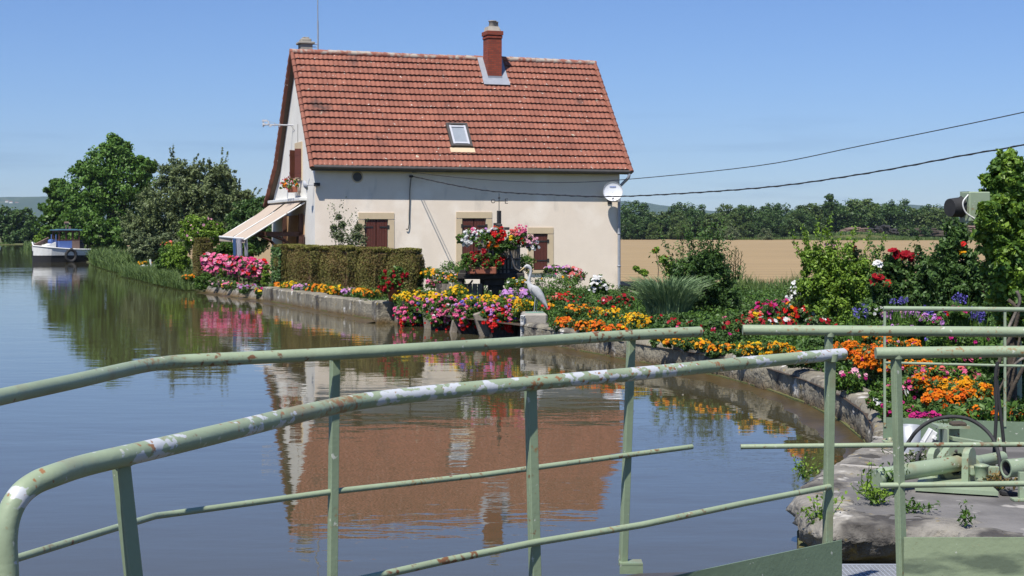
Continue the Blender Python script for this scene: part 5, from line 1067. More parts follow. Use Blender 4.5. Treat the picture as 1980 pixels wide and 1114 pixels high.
# bed at the foot of the hedge
HB = [(535, 571, 48.3, 'orange'), (560, 569, 47, 'yellow'), (583, 573, 46, 'lilac'), (606, 573, 45, 'orange'), (628, 575, 44, 'gold'), (652, 577, 43, 'yellow'), (676, 580, 42, 'lilac'), (698, 580, 41, 'gold'), (722, 583, 40, 'orange')]
LB = ['orange marigolds at the left end of the low canal wall', 'yellow marigolds second from the left on the canal wall', 'lilac edging flowers between two marigold clumps, left on the wall', 'orange marigolds right of the left lilac flowers on the wall', 'gold marigolds below the middle of the hedge', 'yellow marigolds below the narrow hedge conifer', 'lilac edging flowers below the right part of the hedge', 'gold marigolds left of the last clump on the canal wall', 'orange marigolds next to the stone pillar']
bed([(LB[i], x, y - 17, 30, 24, d + .9, ((cn, 34), (['gold', 'orange'][i % 2], 12)) if cn != 'lilac' else (('lilac', 30), ('pale_pink', 16))) for i, (x, y, d, cn) in enumerate(HB)], 'flowers along the foot of the clipped hedge', fs=.075, leaf='leaf')
bed([('pink and yellow rock plants on the sloping pale stone bank, left', 447, 550, 36, 18, 53, (('pink', 20), ('yellow', 10))),
     ('lilac and magenta rock plants on the pale stone bank, middle', 480, 556, 36, 20, 51, (('lilac', 30), ('magenta', 16))),
     ('magenta rock plants next to the ivy conifer', 505, 562, 26, 18, 50, (('magenta', 20), ('yellow', 6))),
     ('grey-green rock plants without blooms below the pink geraniums', 425, 545, 40, 20, 54.5, (('pale_pink', 8),)),
     ('orange marigolds at the water left of the round green shrub', 366, 535, 22, 14, 59.5, (('orange', 26), ('gold', 10))),
     ('yellow flowers by the white bollards on the left bank', 280, 508, 24, 9, 76, (('gold', 30),)),
     ('red and orange flowers beside the yellow-green conifer', 325, 470, 22, 14, 68, (('salmon', 10), ('orange', 8)))],
    'flowers on the left bank', 'edging_plant', leaf='leaf', fs=.08)
shrub('small round green shrub at the waterline left of the stone bank', 396, 560, 56.5, [(395, 544, 16), (388, 548, 12), (404, 548, 12)], 'leaf', 60, .07, 40, .3)
shrub('bright green upright shrub beside the dark jar at the left hedge end', 515, 548, 50.6, [(514, 530, 8), (513, 545, 9), (516, 517, 5)], 'leaf_bright', 34, .07, 20, .4)
shrub('narrow yellow-green dwarf conifer below the pink geraniums', 427, 540, 56, [(427, 528, 4), (427, 534, 4.5), (427, 522, 3)], 'leaf_bright', 30, .05, 16, .4)
# pink geranium balustrade: five boxes on a timber rail
for i, x in enumerate((408, 432, 456, 480, 500)):
    d = 57.4 - i * .9; yc = 503 + i * 3; lb = ['leftmost pink geranium box of the bright pink row', 'second pink geranium box from the left of the row', 'middle pink geranium box, below the hanging cloths', 'fourth pink geranium box of the row, just right of the cloths', 'rightmost geranium box of the pink row, redder than the rest'][i]
    t = thing('geranium_box', lb, 'planter', P(x, 525, d), 'pink geranium boxes left of the house'); bl = [blob(x - 7, yc, 12, d, 1, 1.15), blob(x + 7, yc, 12, d, 1, 1.15), blob(x, yc + 14, 12, d, 1.3), blob(x, yc + 24, 11, d, 1.4)]
    one('box', lambda b: b.box(P(x, yc + 14, d + .1), (.46, .26, .24), None, .02), 'terracotta', t); np_mesh('foliage', clump_leaves(bl, 24, .07, 34, .3)[0], 4, 'leaf_dark', t)
    for cn, n_ in (('pink', 90), ('pale_pink', 26), ('red', 70 if i == 4 else 22), ('magenta', 20)):
        C = []; N_ = []
        for q in range(n_):
            cc, r = bl[q % 3]; D = rdir(1)[0]; D[1] = -abs(D[1]); C.append(np.array(cc) + D * np.array(r) * rng.uniform(.85, 1.12)); N_.append(D + [0, -.5, .6])
        np_mesh('blossoms', petals(np.array(C), unit(np.array(N_)), .12, 7), 4, cn, t)
t = thing('balustrade', 'dark timber balustrade carrying the row of pink geranium boxes', 'railing', P(450, 540, 56.5))
def bal(b):
    a = P(392, 0, 58.3); c = P(510, 0, 53.6)
    for z in (.62, .2): b.box(((a + c) / 2).xy.to_3d() + Z * z, ((c - a).xy.length, .07, .08), Matrix.Rotation(math.atan2(c.y - a.y, c.x - a.x), 3, 'Z'))
    for k in range(14): q = a.lerp(c, k / 13); b.box((q.x, q.y, .38), (.06, .06, .7))
one('frame', bal, 'brown_wood', t)
# pot of dark red geraniums on the pillar
t = thing('flower_pot', 'terracotta pot of dark red geraniums on the stone pillar', 'planter', P(760, 575, 37.7)); pc = P(761, 575, 37.5); pc.z = .54
one('pot', lambda b: b.lathe(pc, [(.001, 0), (.11, 0), (.155, .26), (.17, .27), (.17, .31), (.14, .31), (.13, .24), (.001, .24)], 18), 'terracotta', t)
bl = [blob(752, 540, 17, 37.5), blob(772, 532, 15, 37.5), blob(745, 555, 11, 37.4), blob(765, 548, 14, 37.4)]; np_mesh('foliage', clump_leaves(bl, 18, .08, 22, .32)[0], 4, 'leaf', t)
C = []
for q in range(70): cc, r = bl[q % 4]; D = rdir(1)[0]; D[1] = -abs(D[1]); C.append(np.array(cc) + D * np.array(r) * rng.uniform(.8, 1.15))
np_mesh('blossoms', petals(np.array(C), unit(rng.normal(size=(70, 3)) + [0, -1.3, .5]), .085, 7, 2), 4, 'crimson', t)
# ------------------------------------------------------------------ old wine press turned into a flower stand
pd = 38.6; t = thing('wine_press', 'old dark wooden wine press with iron screw used as a flower stand', 'wine press', P(950, 590, pd))
def X_(px): return P(px, 0, pd).x
def Zp(py): return P(0, py, pd).z
cx = X_(958)
one('table', lambda b: (b.box((X_(950), pd, Zp(533)), (X_(1014) - X_(886), 1.0, .15), None, .02), b.box((X_(950), pd - .3, Zp(525)), (X_(1010) - X_(890), .12, .08)), b.box((cx, pd, Zp(545)), (.56, .7, .16), None, .01), b.box((cx, pd, Zp(556)), (.38, .5, .12))), 'tarred_wood', t)
for s, yy in ((890, -.4), (1009, -.4), (893, .4), (1006, .4)): one('leg', lambda b: b.box((X_(s), pd + yy, (Zp(538) + .2) / 2), (.11, .11, Zp(538) - .2), None, .01), 'tarred_wood', t)
one('leg', lambda b: b.box((X_(932), pd - .1, (Zp(538) + .2) / 2), (.10, .10, Zp(538) - .2)), 'tarred_wood', t)
one('brace', lambda b: b.tube([(X_(893), pd - .42, Zp(570)), (X_(915), pd - .42, Zp(541))], .025, 5), 'tarred_wood', t); one('brace', lambda b: b.tube([(X_(935), pd - .2, Zp(578)), (X_(950), pd - .2, Zp(550))], .02, 5), 'tarred_wood', t); one('brace', lambda b: b.tube([(X_(985), pd - .2, Zp(575)), (X_(968), pd - .2, Zp(550))], .02, 5), 'tarred_wood', t)
one('spout', lambda b: b.tube([(cx, pd - .3, Zp(556)), (cx, pd - .32, Zp(572))], [.11, .06], 8), 'tarred_wood', t)
def cage(b):
    r = (X_(1005) - X_(925)) / 2 ; n = 34; c0 = X_(965)
    for k in range(n):
        a = 2 * math.pi * k / n; q = Vector((c0 + r * math.cos(a), pd + r * math.sin(a) * .8, (Zp(528) + Zp(468)) / 2)); b.box(q, (.022, .05, Zp(468) - Zp(528)), Matrix.Rotation(a, 3, 'Z'))
one('cage', cage, 'bleached_wood', t)
def hoops(b):
    r = (X_(1005) - X_(925)) / 2 + .02; c0 = X_(965)
    for z in (Zp(478), Zp(500), Zp(520)): b.tube([(c0 + r * math.cos(a * .2618), pd + r * .8 * math.sin(a * .2618), z) for a in range(25)], .018, 5, False)
one('hoops', hoops, 'iron', t)
one('cage_core', lambda b: b.lathe((X_(965), pd, 0), [(.42, Zp(528)), (.42, Zp(470)), (.01, Zp(468))], 20), 'tarred_wood', t)
def screw(b):
    pr = []
    z = Zp(468); 
    while z < Zp(409): pr += [(.048, z), (.062, z + .012), (.048, z + .024)]; z += .026
    b.lathe((X_(965), pd, 0), pr + [(.001, z)], 14); b.box((X_(965), pd, Zp(438)), (.16, .2, .14), None, .02); b.box((X_(972), pd, Zp(442)), (.34, .12, .07), None, .01); b.box((X_(958), pd, Zp(434)), (.1, .14, .07))
one('screw', screw, 'iron', t)
one('lever', lambda b: (b.tube(catmull([(X_(974), pd - .2, Zp(442)), (X_(981), pd - .55, Zp(465)), (X_(990), pd - .7, Zp(500)), (X_(996), pd - .72, Zp(517)), (X_(1006), pd - .74, Zp(523))], 5), .026, 7)), 'gutter', t)
vz = thing('weather_vane', 'thin iron compass vane with O and E letters on top of the wine press screw', 'weather vane', (X_(965), pd, Zp(409)))
def vane(b):
    x0, y = X_(965), pd; zc = Zp(389); b.tube([(x0, y, Zp(412)), (x0, y, Zp(374))], .010, 6); b.tube([(X_(957), y, zc), (X_(976), y, zc)], .011, 5); b.tube([(x0, y - .2, zc - .02), (x0, y + .2, zc + .02)], .011, 5)
    b.lathe((x0, y, Zp(384)), [(.001, -.02), (.02, 0), (.032, .03), (.001, .045)], 10)
one('vane', vane, 'iron', vz)
one('letter', lambda b: b.tube([(X_(953.5) + .045 * math.cos(a * .5236), pd, Zp(389) + .045 * math.sin(a * .5236)) for a in range(13)], .009, 5, False), 'iron', vz)
def lE(b):
    x, zc, y = X_(977), Zp(389), pd; b.tube([(x, y, zc - .06), (x, y, zc + .06)], .010, 5)
    for k in (-.055, 0, .055): b.tube([(x, y, zc + k), (x + .065, y, zc + k)], .010, 5)
one('letter', lE, 'iron', vz)
def crown(label, bl, d, cols, fs=.09, per=26, group='flowers planted on the wine press', leafm='leaf', box=None):
    t = thing('flower_basket', label, 'flowers', P(bl[0][0], bl[0][1], d), group); B_ = [blob(x, y, r, d) for x, y, r in bl]; np_mesh('foliage', clump_leaves(B_, per, .055, 26, .32)[0], 4, leafm, t)
    if box: one('box', lambda b: b.box(P(box[0], box[1], d + .02), (box[2] / F * d, .26, .18), None, .02), 'terracotta', t)
    for cn, n_, x, y, r in cols:
        D = rdir(n_); D[:, 1] = -abs(D[:, 1]); rr = r / F * d; np_mesh('blossoms', petals(np.array(list(P(x, y, d))) + D * rr * rng.uniform(.6, 1.1, (n_, 1)), unit(D + [0, -.6, .5]), fs, 7, 2), 4, cn, t)
crown('white and pale flowers trailing from the left side of the press top', [(905, 458, 14), (925, 462, 16), (890, 462, 8), (940, 456, 12)], pd - .7, [('white', 70, 905, 462, 15), ('white', 36, 925, 455, 14), ('pink', 14, 915, 450, 8), ('lilac', 10, 942, 450, 8)], .07)
crown('bright red geraniums at the middle of the press top', [(960, 458, 17), (950, 468, 15), (972, 470, 15), (965, 476, 12)], pd - .8, [('red', 70, 962, 455, 15), ('deep_orange', 26, 955, 468, 14), ('white', 12, 952, 446, 10), ('yellow', 3, 988, 462, 3)], .085)
crown('pink and red flowers trailing from the right side of the press top', [(1000, 458, 15), (1015, 462, 15), (1028, 472, 12), (990, 470, 12)], pd - .7, [('salmon', 26, 1000, 452, 14), ('pink', 26, 1008, 448, 13), ('pale_pink', 40, 1026, 466, 13), ('red', 12, 1012, 466, 12), ('white', 24, 1030, 474, 12)], .07)
crown('box of dark red geraniums on the left of the press table', [(920, 505, 17), (908, 510, 15), (940, 508, 17), (960, 505, 15), (905, 498, 9)], pd - .75, [('crimson', 26, 918, 500, 12), ('crimson', 16, 933, 493, 10), ('red', 20, 968, 505, 9), ('crimson', 14, 944, 512, 12)], .10, 24, box=(932, 523, 56))
t = thing('plank_box', 'weathered plank flower box left of the press legs', 'planter', P(870, 570, 38.6)); one('planks', lambda b: [b.box(P(848 + 10 * k, 565, 39.2 - k * .12) , (.115, .05, .42), Matrix.Rotation(random.uniform(-.03, .03), 3, 'Y')) for k in range(9)], 'bleached_wood', t)
# ------------------------------------------------------------------ heron statue
hd = 31.6; t = thing('heron_statue', 'white heron statue standing on the concrete block, beak pointing left', 'statue', P(1033, 604, hd))
def HP(x, y, o=0): return P(x, y, hd + o)
def hbod(b):
    pts = [(1012.5, 518.5, .010), (1015, 516.5, .026), (1019, 515.0, .040), (1023, 516.5, .040), (1026, 521, .030), (1026.2, 528, .026), (1024, 536, .027), (1022.5, 544, .034), (1024, 551, .052), (1028, 557, .082), (1034, 562, .105), (1040, 567, .098), (1046, 573, .070), (1051, 580, .042), (1056, 588, .018), (1058, 592, .006)]
    c = catmull([HP(x, y) for x, y, r in pts], 4); rr = np.interp(np.linspace(0, len(pts) - 1, len(c)), range(len(pts)), [p[2] for p in pts]); b.tube(c, list(rr), 14, True, .8, Vector((0, 0, 1)))
one('body', hbod, 'heron', t)
one('beak', lambda b: b.tube([HP(1014, 517.5), HP(1009, 521.5), HP(1004.5, 525)], [.020, .012, .002], 8), 'beak', t)
one('eye', lambda b: b.lathe(HP(1018.5, 514.6) + Vector((0, -.034, 0)), [(.001, -.004), (.007, 0), (.001, .006)], 8, (0, -1, 0)), 'black', t)
for s in (-1, 1):
    def wing(b):
        o = s * .085; pts = [(1027, 556, .03), (1032, 559, .055), (1038, 565, .064), (1045, 573, .056), (1051, 582, .036), (1057, 592, .012), (1060, 598, .003)]
        c = catmull([HP(x, y, o * (1 - .7 * i / 6)) for i, (x, y, r) in enumerate(pts)], 4); rr = np.interp(np.linspace(0, 6, len(c)), range(7), [p[2] for p in pts]); b.tube(c, [r * 1.15 for r in rr], 12, True, .38, Vector((0, 0, 1)))
    one('wing', wing, 'heron', t)
    def feathers(b):
        for k in range(5): b.tube([HP(1036 + k * 2, 571 + k * 2.0, s * .10), HP(1046 + k * 2.6, 584 + k * 2.6, s * .065), HP(1053 + k, 592 + k * 1.5, s * .03)], [.010, .008, .002], 5)
    one('feathers', feathers, 'heron_dark', t)
    one('leg', lambda b: (b.tube([HP(1036 + s * 1.0, 567, s * .04), HP(1037 + s * 1.5, 575, s * .04), HP(1036.5 + s * 2, 582, s * .04), HP(1035 + s * 2.2, 602.5, s * .04)], [.034, .016, .010, .009], 8), [b.tube([HP(1035 + s * 2.2, 602.3, s * .04), HP(1035 + s * 2.2 + k, 603.3, s * .04 - .05 + abs(k) * .01)], [.008, .004], 5) for k in (-5, -1, 4)]), 'heron_dark', t)
pb = HP(1034, 605.0); one('base', lambda b: b.lathe((pb.x, pb.y, pb.z - .02), [(.001, 0), (.21, 0), (.21, .022), (.18, .04), (.001, .042)], 22), 'verdigris', t)
# ------------------------------------------------------------------ moored boat
bd_ = 110; bo = P(117, 505, bd_); bo.z = 0; t = thing('boat', 'small white and blue workboat with wheelhouse moored at the left bank', 'boat', bo)
YAW = R(36); QB = Matrix.Rotation(YAW, 3, 'Z'); Lb = 4.5
def bp_(x, y, z): return bo + QB @ Vector((x, y, z))       # x: towards the stern (right), y: away from the viewer
def hull(b, z0, z1, infl=0, mz=None):
    st = []; n = 16
    for i in range(n + 1):
        f = i / n; x = -Lb * .52 + Lb * f; hw = 1.15 * (min(1, (f * 4.2)) ** .55) * (1 - .18 * max(0, f - .7) / .3) * (1 if f > 0 else .0) + .14; sheer = .28 * (1 - f) ** 2
        st.append((x, hw + infl, sheer))
    return st
def hull_fn(zlo, zhi, f0=1.0, f1=1.0, deck=False, dx=0):
    def fn(b):
        st = hull(b, 0, 0); vs = []; n = len(st)
        for x, hw, sh in st:
            a = [(-hw * f0, zlo), (-hw * f1, zhi + sh), (hw * f1, zhi + sh), (hw * f0, zlo)]
            vs += [bp_(x, y, z) for y, z in a]
        fs = [[4 * i + j, 4 * i + 4 + j, 4 * i + 5 + j, 4 * i + 1 + j] for i in range(n - 1) for j in ((0, 1, 2) if deck else (0, 2))]; fs += [[0, 1, 2, 3], [4 * (n - 1) + k for k in (3, 2, 1, 0)]]; b.add(vs, fs)
    return fn
one('hull_bottom', hull_fn(-.3, .52, .86, .965), 'black', t); one('hull', hull_fn(.48, .86, .975, 1.03, True), 'white_paint', t)
def gun(b):
    st = hull(b, 0, 0)
    for s in (-1, 1): b.tube([bp_(x, s * hw * 1.03, .88 + sh + (.0 if s < 0 else .22 * (1 - i / 16))) for i, (x, hw, sh) in enumerate(st)], .055, 6)
    b.tube([bp_(st[0][0], -st[0][1], .88 + st[0][2]), bp_(st[0][0], st[0][1], .9 + st[0][2] + .22)], .06, 6)
one('gunwale', gun, 'white_paint', t)
def bulw(b):
    st = hull(b, 0, 0); vs = []
    for i, (x, hw, sh) in enumerate(st[:11]): vs += [bp_(x, hw * .98, .8 + sh), bp_(x, hw * .98, 1.06 + sh)]
    b.add(vs, [[2 * i, 2 * i + 2, 2 * i + 3, 2 * i + 1] for i in range(10)]); b.add([v + QB @ Vector((0, -.04, 0)) for v in vs], [[2 * i, 2 * i + 1, 2 * i + 3, 2 * i + 2] for i in range(10)])
one('bulwark', bulw, 'worn_wood', t)
one('foredeck_box', lambda b: b.prism([bp_(-2.0, -.6, .86), bp_(-.6, -.6, .86), bp_(-.6, -.6, 1.42), bp_(-2.0, -.6, .98)], QB @ Vector((0, 1.2, 0))), 'white_paint', t)
one('rail', lambda b: (b.tube([bp_(-2.2, .7, 1.14), bp_(-.7, .9, 1.72)], .05, 6), b.prism([bp_(-2.2, .7, 1.10), bp_(-.7, .9, 1.66), bp_(-.7, .9, 1.40), bp_(-2.2, .7, .98)], QB @ Vector((0, .04, 0)))), 'worn_wood', t)
whc = bp_(.50, .05, 0)
one('wheelhouse', lambda b: (b.box(whc + Z * 1.18, (1.75, 1.5, .70), QB, .02)), 'blue_paint', t)
one('wheelhouse_side', lambda b: b.box(whc + QB @ Vector((.889, 0, 1.20)), (.035, 1.4, .66), QB), 'worn_wood', t)
one('wheelhouse_panel', lambda b: b.box(whc + QB @ Vector((.55, -.765, 1.18)), (.64, .035, .66), QB), 'worn_wood', t)
def wf_(b):
    for x in (-.84, -.28, .28, .84):
        for y in (-.71, .71): b.box(whc + QB @ Vector((x, y, 1.86)), (.10, .10, .72), QB)
    for y in (-.71, .71):
        for z in (1.55, 2.18): b.box(whc + QB @ Vector((0, y, z)), (1.75, .09, .09), QB)
    for x in (-.84, .84):
        for z in (1.55, 2.18): b.box(whc + QB @ Vector((x, 0, z)), (.09, 1.45, .09), QB)
one('window_frame', wf_, 'brown_wood', t)
one('roof', lambda b: (b.box(whc + Z * 2.26, (2.15, 1.85, .07), QB, .02), b.box(whc + Z * 2.31, (1.5, 1.3, .05), QB, .02)), 'teal_paint', t)
one('horn', lambda b: (b.tube([whc + Z * 2.3, whc + Z * 2.72], .05, 8), b.tube([whc + QB @ Vector((-.15, 0, 2.76)), whc + QB @ Vector((.2, 0, 2.76))], .10, 8), b.box(whc + QB @ Vector((.3, 0, 2.42)), (.16, .12, .22), QB)), 'worn_wood', t)
def tyre(b):
    n, m = 22, 8; c = bp_(.43, -1.26, .46); vs = []
    for i in range(n):
        a = 2 * math.pi * i / n
        for j in range(m):
            q = 2 * math.pi * j / m; r = .42 + .13 * math.cos(q); vs.append(c + QB @ Vector((r * math.cos(a), -.02 + .13 * math.sin(q), r * math.sin(a))))
    b.smooth = True; b.add(vs, [[i * m + j, ((i + 1) % n) * m + j, ((i + 1) % n) * m + (j + 1) % m, i * m + (j + 1) % m] for i in range(n) for j in range(m)])
one('tyre_fender', tyre, 'rubber', t)
one('winch', lambda b: (b.tube([bp_(-.75, -.35, 1.45), bp_(-.75, .5, 1.45)], .16, 10), b.box(bp_(-.75, 0, 1.2), (.4, .9, .3), QB), b.tube([bp_(-.95, -.5, 1.1), bp_(-.95, -.5, 1.95)], .04, 6), b.tube([bp_(-.52, -.4, 1.1), bp_(-.52, -.4, 1.95)], .04, 6)), 'blue_paint', t)
one('engine', lambda b: (b.box(bp_(1.75, .1, 1.1), (.5, .5, .5), QB, .08), b.box(bp_(1.75, .1, 1.45), (.3, .3, .2), QB, .05)), 'black', t)
t.scale = (.85, .85, 1)
for i, (x, d, hgt) in enumerate(((278, 77, .35), (295, 75, .45))):
    q = P(x, 505, d); q.z = .05; t = thing('bollard', ['short white capped bollard on the left bank beside the yellow flowers', 'thin leaning white post on the left bank beside the yellow flowers'][i], 'post', q)
    one('post', (lambda b: b.lathe(q, [(.12, 0), (.12, hgt), (.2, hgt), (.2, hgt + .12), (.001, hgt + .14)], 10)) if i == 0 else (lambda b: b.tube([q, q + Vector((-.12, 0, hgt + .35))], .05, 6)), 'white_paint', t)
# ------------------------------------------------------------------ footbridge railings on the lock gate
def level(pts, dz): return [P(x, y, F * dz / (y - YH)) for x, y in pts]
def flat_post(b, top, bot, w_=.034, t_=.010, rz=.5, leg=.024):
    ax = (Vector(top) - Vector(bot)).normalized(); Q = Matrix.Rotation(rz, 3, 'Z'); L_ = (Vector(top) - Vector(bot)).length; c = (Vector(top) + Vector(bot)) / 2
    Qt = Vector((0, 0, 1)).rotation_difference(ax).to_matrix() @ Q; b.box(c, (w_, t_, L_), Qt, .002); b.box(c + Qt @ Vector((-w_ / 2 + t_ / 2, t_ / 2 + leg / 2, 0)), (t_, leg, L_ - .002), Qt, .002)
def railing(label, name, top, mid, posts, m, r=.0255, rm=.0125, plate=None, group='green railings of the lock footbridge', pw=.034, pm='plate'):
    t = thing(name, label, 'railing', (posts[0][1].x, posts[0][1].y, .66), group)
    one('top_rail', lambda b: b.tube(top, r, 20), m, t)
    if mid: one('mid_rail', lambda b: b.tube(mid, rm, 14), 'rail', t)
    for a, c, rz in posts: one('post', lambda b: flat_post(b, a, c, pw, rz=rz), 'rail_flat', t); one('weld', lambda b: b.tube([Vector(a) - Vector((0, 0, .012)), Vector(a) + Vector((0, 0, .02))], [.022, .026], 10), 'rail', t)
    if plate: one('kick_plate', lambda b: b.prism(plate, (0, .008, 0)), pm, t)
    return t
dA = H - 1.725; dB = H - 1.765
_a = level([(1630, 684.5), (1440, 702), (1240, 722), (1030, 741), (850, 758), (720, 773), (650, 785), (560, 805), (450, 832), (330, 861), (235, 883), (160, 901), (105, 919)], dA); e = _a[-1]
topA = catmull(_a + [P(68, 934, e.y - .05), P(38, 958, e.y - .09), P(18, 995, e.y - .11), P(10, 1045, e.y - .12), P(13, 1120, e.y - .12), P(22, 1400, e.y - .12)], 7)
def midA(x, d): return Vector(((x - 990) / F * d, d, 1.165))
mA = [midA(x, d) for x, d in ((1604, 6.62), (1440, 6.22), (1240, 5.76), (1036, 5.44), (850, 5.12), (660, 4.80), (560, 4.45), (400, 4.03), (245, 3.71), (100, 3.4))]
def pst(x0, x1, d, zt, zb=.66): return (Vector(((x0 - 990) / F * d, d, zt)), Vector(((x1 - 990) / F * d, d, zb)))
def plateA(x0, d0, x1, d1, z0, z1): a = Vector(((x0 - 990) / F * d0, d0, 0)); c = Vector(((x1 - 990) / F * d1, d1, 0)); return [a + Z * z0, c + Z * z0, c + Z * z1, a + Z * z1]
pa = [pst(238, 333, 3.70, 1.71), pst(1029, 1043, 5.45, 1.71), pst(1609, 1601, 6.63, 1.71)]
railing('near green railing with peeling white patches, curving down at the left edge', 'bridge_railing', topA, mA, [(pa[0][0], pa[0][1], .75), (pa[1][0], pa[1][1], .5), (pa[2][0], pa[2][1], .35)], 'rail_worn', plate=plateA(1215, 5.8, 1628, 6.66, .66, .930))
topB = catmull(level([(-60, 783), (0, 768), (150, 736), (255, 712), (310, 703), (380, 697), (640, 684.5), (900, 669), (1200, 649.5), (1353, 641.5)], dB), 6)
mB = [P(x, y, d) for x, y, d in ((-60, 1110, 4.55), (25, 1082, 4.72), (233, 1018, 5.45), (300, 998, 5.72), (345, 992, 5.88), (650, 950, 6.3), (930, 919, 6.78), (1215, 880, 7.36), (1338, 864, 7.62))]
pb_ = [pst(650, 644, 6.28, 1.75), pst(1223, 1207, 7.38, 1.75)]
tB = railing('far left green railing with a kink, ending at the gap over the water', 'bridge_railing', topB, mB, [(pb_[0][0], pb_[0][1], .55), (pb_[1][0], pb_[1][1], .4)], 'rail', plate=None)
one('foot', lambda b: (b.box(pb_[1][1] + Vector((.03, -.0, .02)), (.11, .10, .008), None), b.box(pb_[1][1] + Vector((.03, -.045, .0)), (.11, .008, .05), None)), 'rail_flat', tB)
railing('far right green railing with a rusty square end, continuing the kinked one', 'bridge_railing', [P(1436, 638, 7.6), P(1700, 640, 7.6), P(2100, 643, 7.6)], [P(1432, 864, 7.6), P(1700, 861, 7.6), P(2100, 859, 7.6)], [(*pst(1605, 1605, 7.6, 1.75), .4), (*pst(2060, 2060, 7.6, 1.75), .4)], 'rail', pw=.03)
railing('near right green railing whose kick plate fills the lower right corner', 'bridge_railing', [P(1693, 683, 6.77), P(1840, 681, 6.77), P(2080, 679, 6.77)], [P(1701, 939, 6.77), P(1840, 937, 6.77), P(2080, 934, 6.77)], [(*pst(1736, 1749, 6.77, 1.71), .55)], 'rail', plate=plateA(1748, 6.74, 2080, 6.74, .60, .925), pw=.036, pm='plate_sunlit')
# deck of the footbridge
dk = [(-1.55, 3.6), (-1.0, 3.6), (-.3, 4.7), (.1, 5.35), (1.1, 6.2), (1.55, 6.55), (3.4, 6.6), (3.4, 7.42), (1.9, 7.42), (1.45, 7.40), (.6, 7.30), (-.72, 6.3), (-1.35, 5.75), (-1.6, 4.6)]
t = thing('footbridge', 'metal footbridge deck of grating seen between the two near railings', 'footbridge', (1.6, 7, .6)); dkp = [Vector((x, y, .645)) for x, y in dk]
one('deck', lambda b: b.prism(dkp, (0, 0, -.05)), 'gutter', t)
def grate(b):
    for k in range(34): b.box((1.20 + .022 * k, 7.0, .655), (.006, .80, .014))
    for k in range(26): b.box((1.57, 6.62 + .031 * k, .656), (.74, .006, .014))
    b.box((1.57, 7.405, .655), (.78, .02, .02))
one('grating', grate, 'galv', t)
# ------------------------------------------------------------------ railing on the quay
def Q_(x, y, d=13.9): return P(x, y, d)
t = thing('quay_railing', 'thin green railing with a flat kick plate at the back of the quay', 'railing', Q_(1712, 850))
one('top_rail', lambda b: b.tube([Q_(1708, 596.5), Q_(2150, 600)], .021, 14), 'mech', t); one('mid_rail', lambda b: b.tube([Q_(1710, 701.5), Q_(2150, 712)], .012, 10), 'mech', t)
for x in (1710.5, 1943): one('post', lambda b: b.box((Q_(x, 0).x, 13.9, (Q_(x, 597).z + .50) / 2), (.020, .020, Q_(x, 597).z - .50)), 'mech', t)
one('kick_plate', lambda b: b.prism([Q_(1708, 807), Q_(2150, 822), Q_(2150, 862), Q_(1708, 848)], (0, .01, 0)), 'plate', t)
for x in (1717, 1928): one('foot', lambda b: (b.box(Q_(x, 852) + Vector((0, -.06, 0)), (.11, .12, .012)), b.lathe(Q_(x, 851) + Vector((0, -.07, 0)), [(.022, 0), (.022, .03), (.001, .035)], 6)), 'mech', t)
q = P(1758, 849, 13.2); tag(one('metal_tube', lambda b: b.lathe((q.x, q.y, .36), [(.095, 0), (.05 * 1.9, .24), (.085, .24), (.085, .02)], 20), 'galv'), 'short upright galvanised tube at the quay railing', 'tube')
# ------------------------------------------------------------------ lock gate machinery
def K(x, y, d=11.6): return P(x, y, d)
t = thing('gate_ram', 'green hydraulic ram and bearing that moves the lock gate', 'machine', Vector((K(1843, 945).x, 11.5, .36)))
one('base_plate', lambda b: b.prism([Vector((K(1767, 950, 11.25).x, 11.22, .375)), Vector((K(1922, 955, 11.1).x, 11.0, .375)), Vector((K(1905, 940, 11.6).x, 11.7, .375)), Vector((K(1790, 936, 11.6).x, 11.75, .375))], (0, 0, .03)), 'mech', t)
for x, y in ((1782, 946), (1903, 949)): one('bolt', lambda b: b.lathe(K(x, y + 2, 11.3), [(.024, 0), (.024, .03), (.013, .03), (.013, .05), (.001, .05)], 6), 'gutter', t)
one('ram', lambda b: (b.tube([K(1696, 926, 11.15), K(1740, 914, 11.3), K(1852, 896, 11.6)], [.062, .062, .060], 18), b.tube([K(1852, 896, 11.6), K(1860, 894.5, 11.62)], .045, 14), b.tube([K(1694, 926.5, 11.14), K(1716, 920, 11.2)], .068, 18)), 'mech', t)
def ring(b):
    c = K(1846, 897, 11.62); n = 8; ax = Vector((.45, -1, 0)).normalized(); sx = ax.cross(Z).normalized(); vs = []
    for off in (-.03, .03):
        for rr in (.155, .088):
            for k in range(n): a = 2 * math.pi * (k + .5) / n; vs.append(c + ax * off + (sx * math.cos(a) + Z * math.sin(a)) * rr)
    fs = []
    for k in range(n):
        j = (k + 1) % n; fs += [[k, j, n + j, n + k], [2 * n + k, 3 * n + k, 3 * n + j, 2 * n + j], [k, 2 * n + k, 2 * n + j, j], [n + k, n + j, 3 * n + j, 3 * n + k]]
    b.add(vs, fs)
one('bearing_ring', ring, 'mech', t)
one('bearing_core', lambda b: b.tube([K(1846, 897, 11.66), K(1848, 896, 11.76)], .10, 12), 'tarred_wood', t)
for x, y, d in ((1812, 905, 11.75), (1880, 905, 11.45)):
    def lug(b):
        c = K(x, y - 12, d); pf = [Vector((-.085, 0, -.24)), Vector((.085, 0, -.24)), Vector((.075, 0, .03))] + [Vector((.075 * math.cos(a), 0, .03 + .075 * math.sin(a))) for a in (.5, 1.05, 1.57, 2.09, 2.64)] + [Vector((-.075, 0, .03))]
        Q = Matrix.Rotation(.9, 3, 'Z'); b.prism([c + Q @ v for v in pf], Q @ Vector((0, .05, 0)))
    one('lug', lug, 'mech', t)
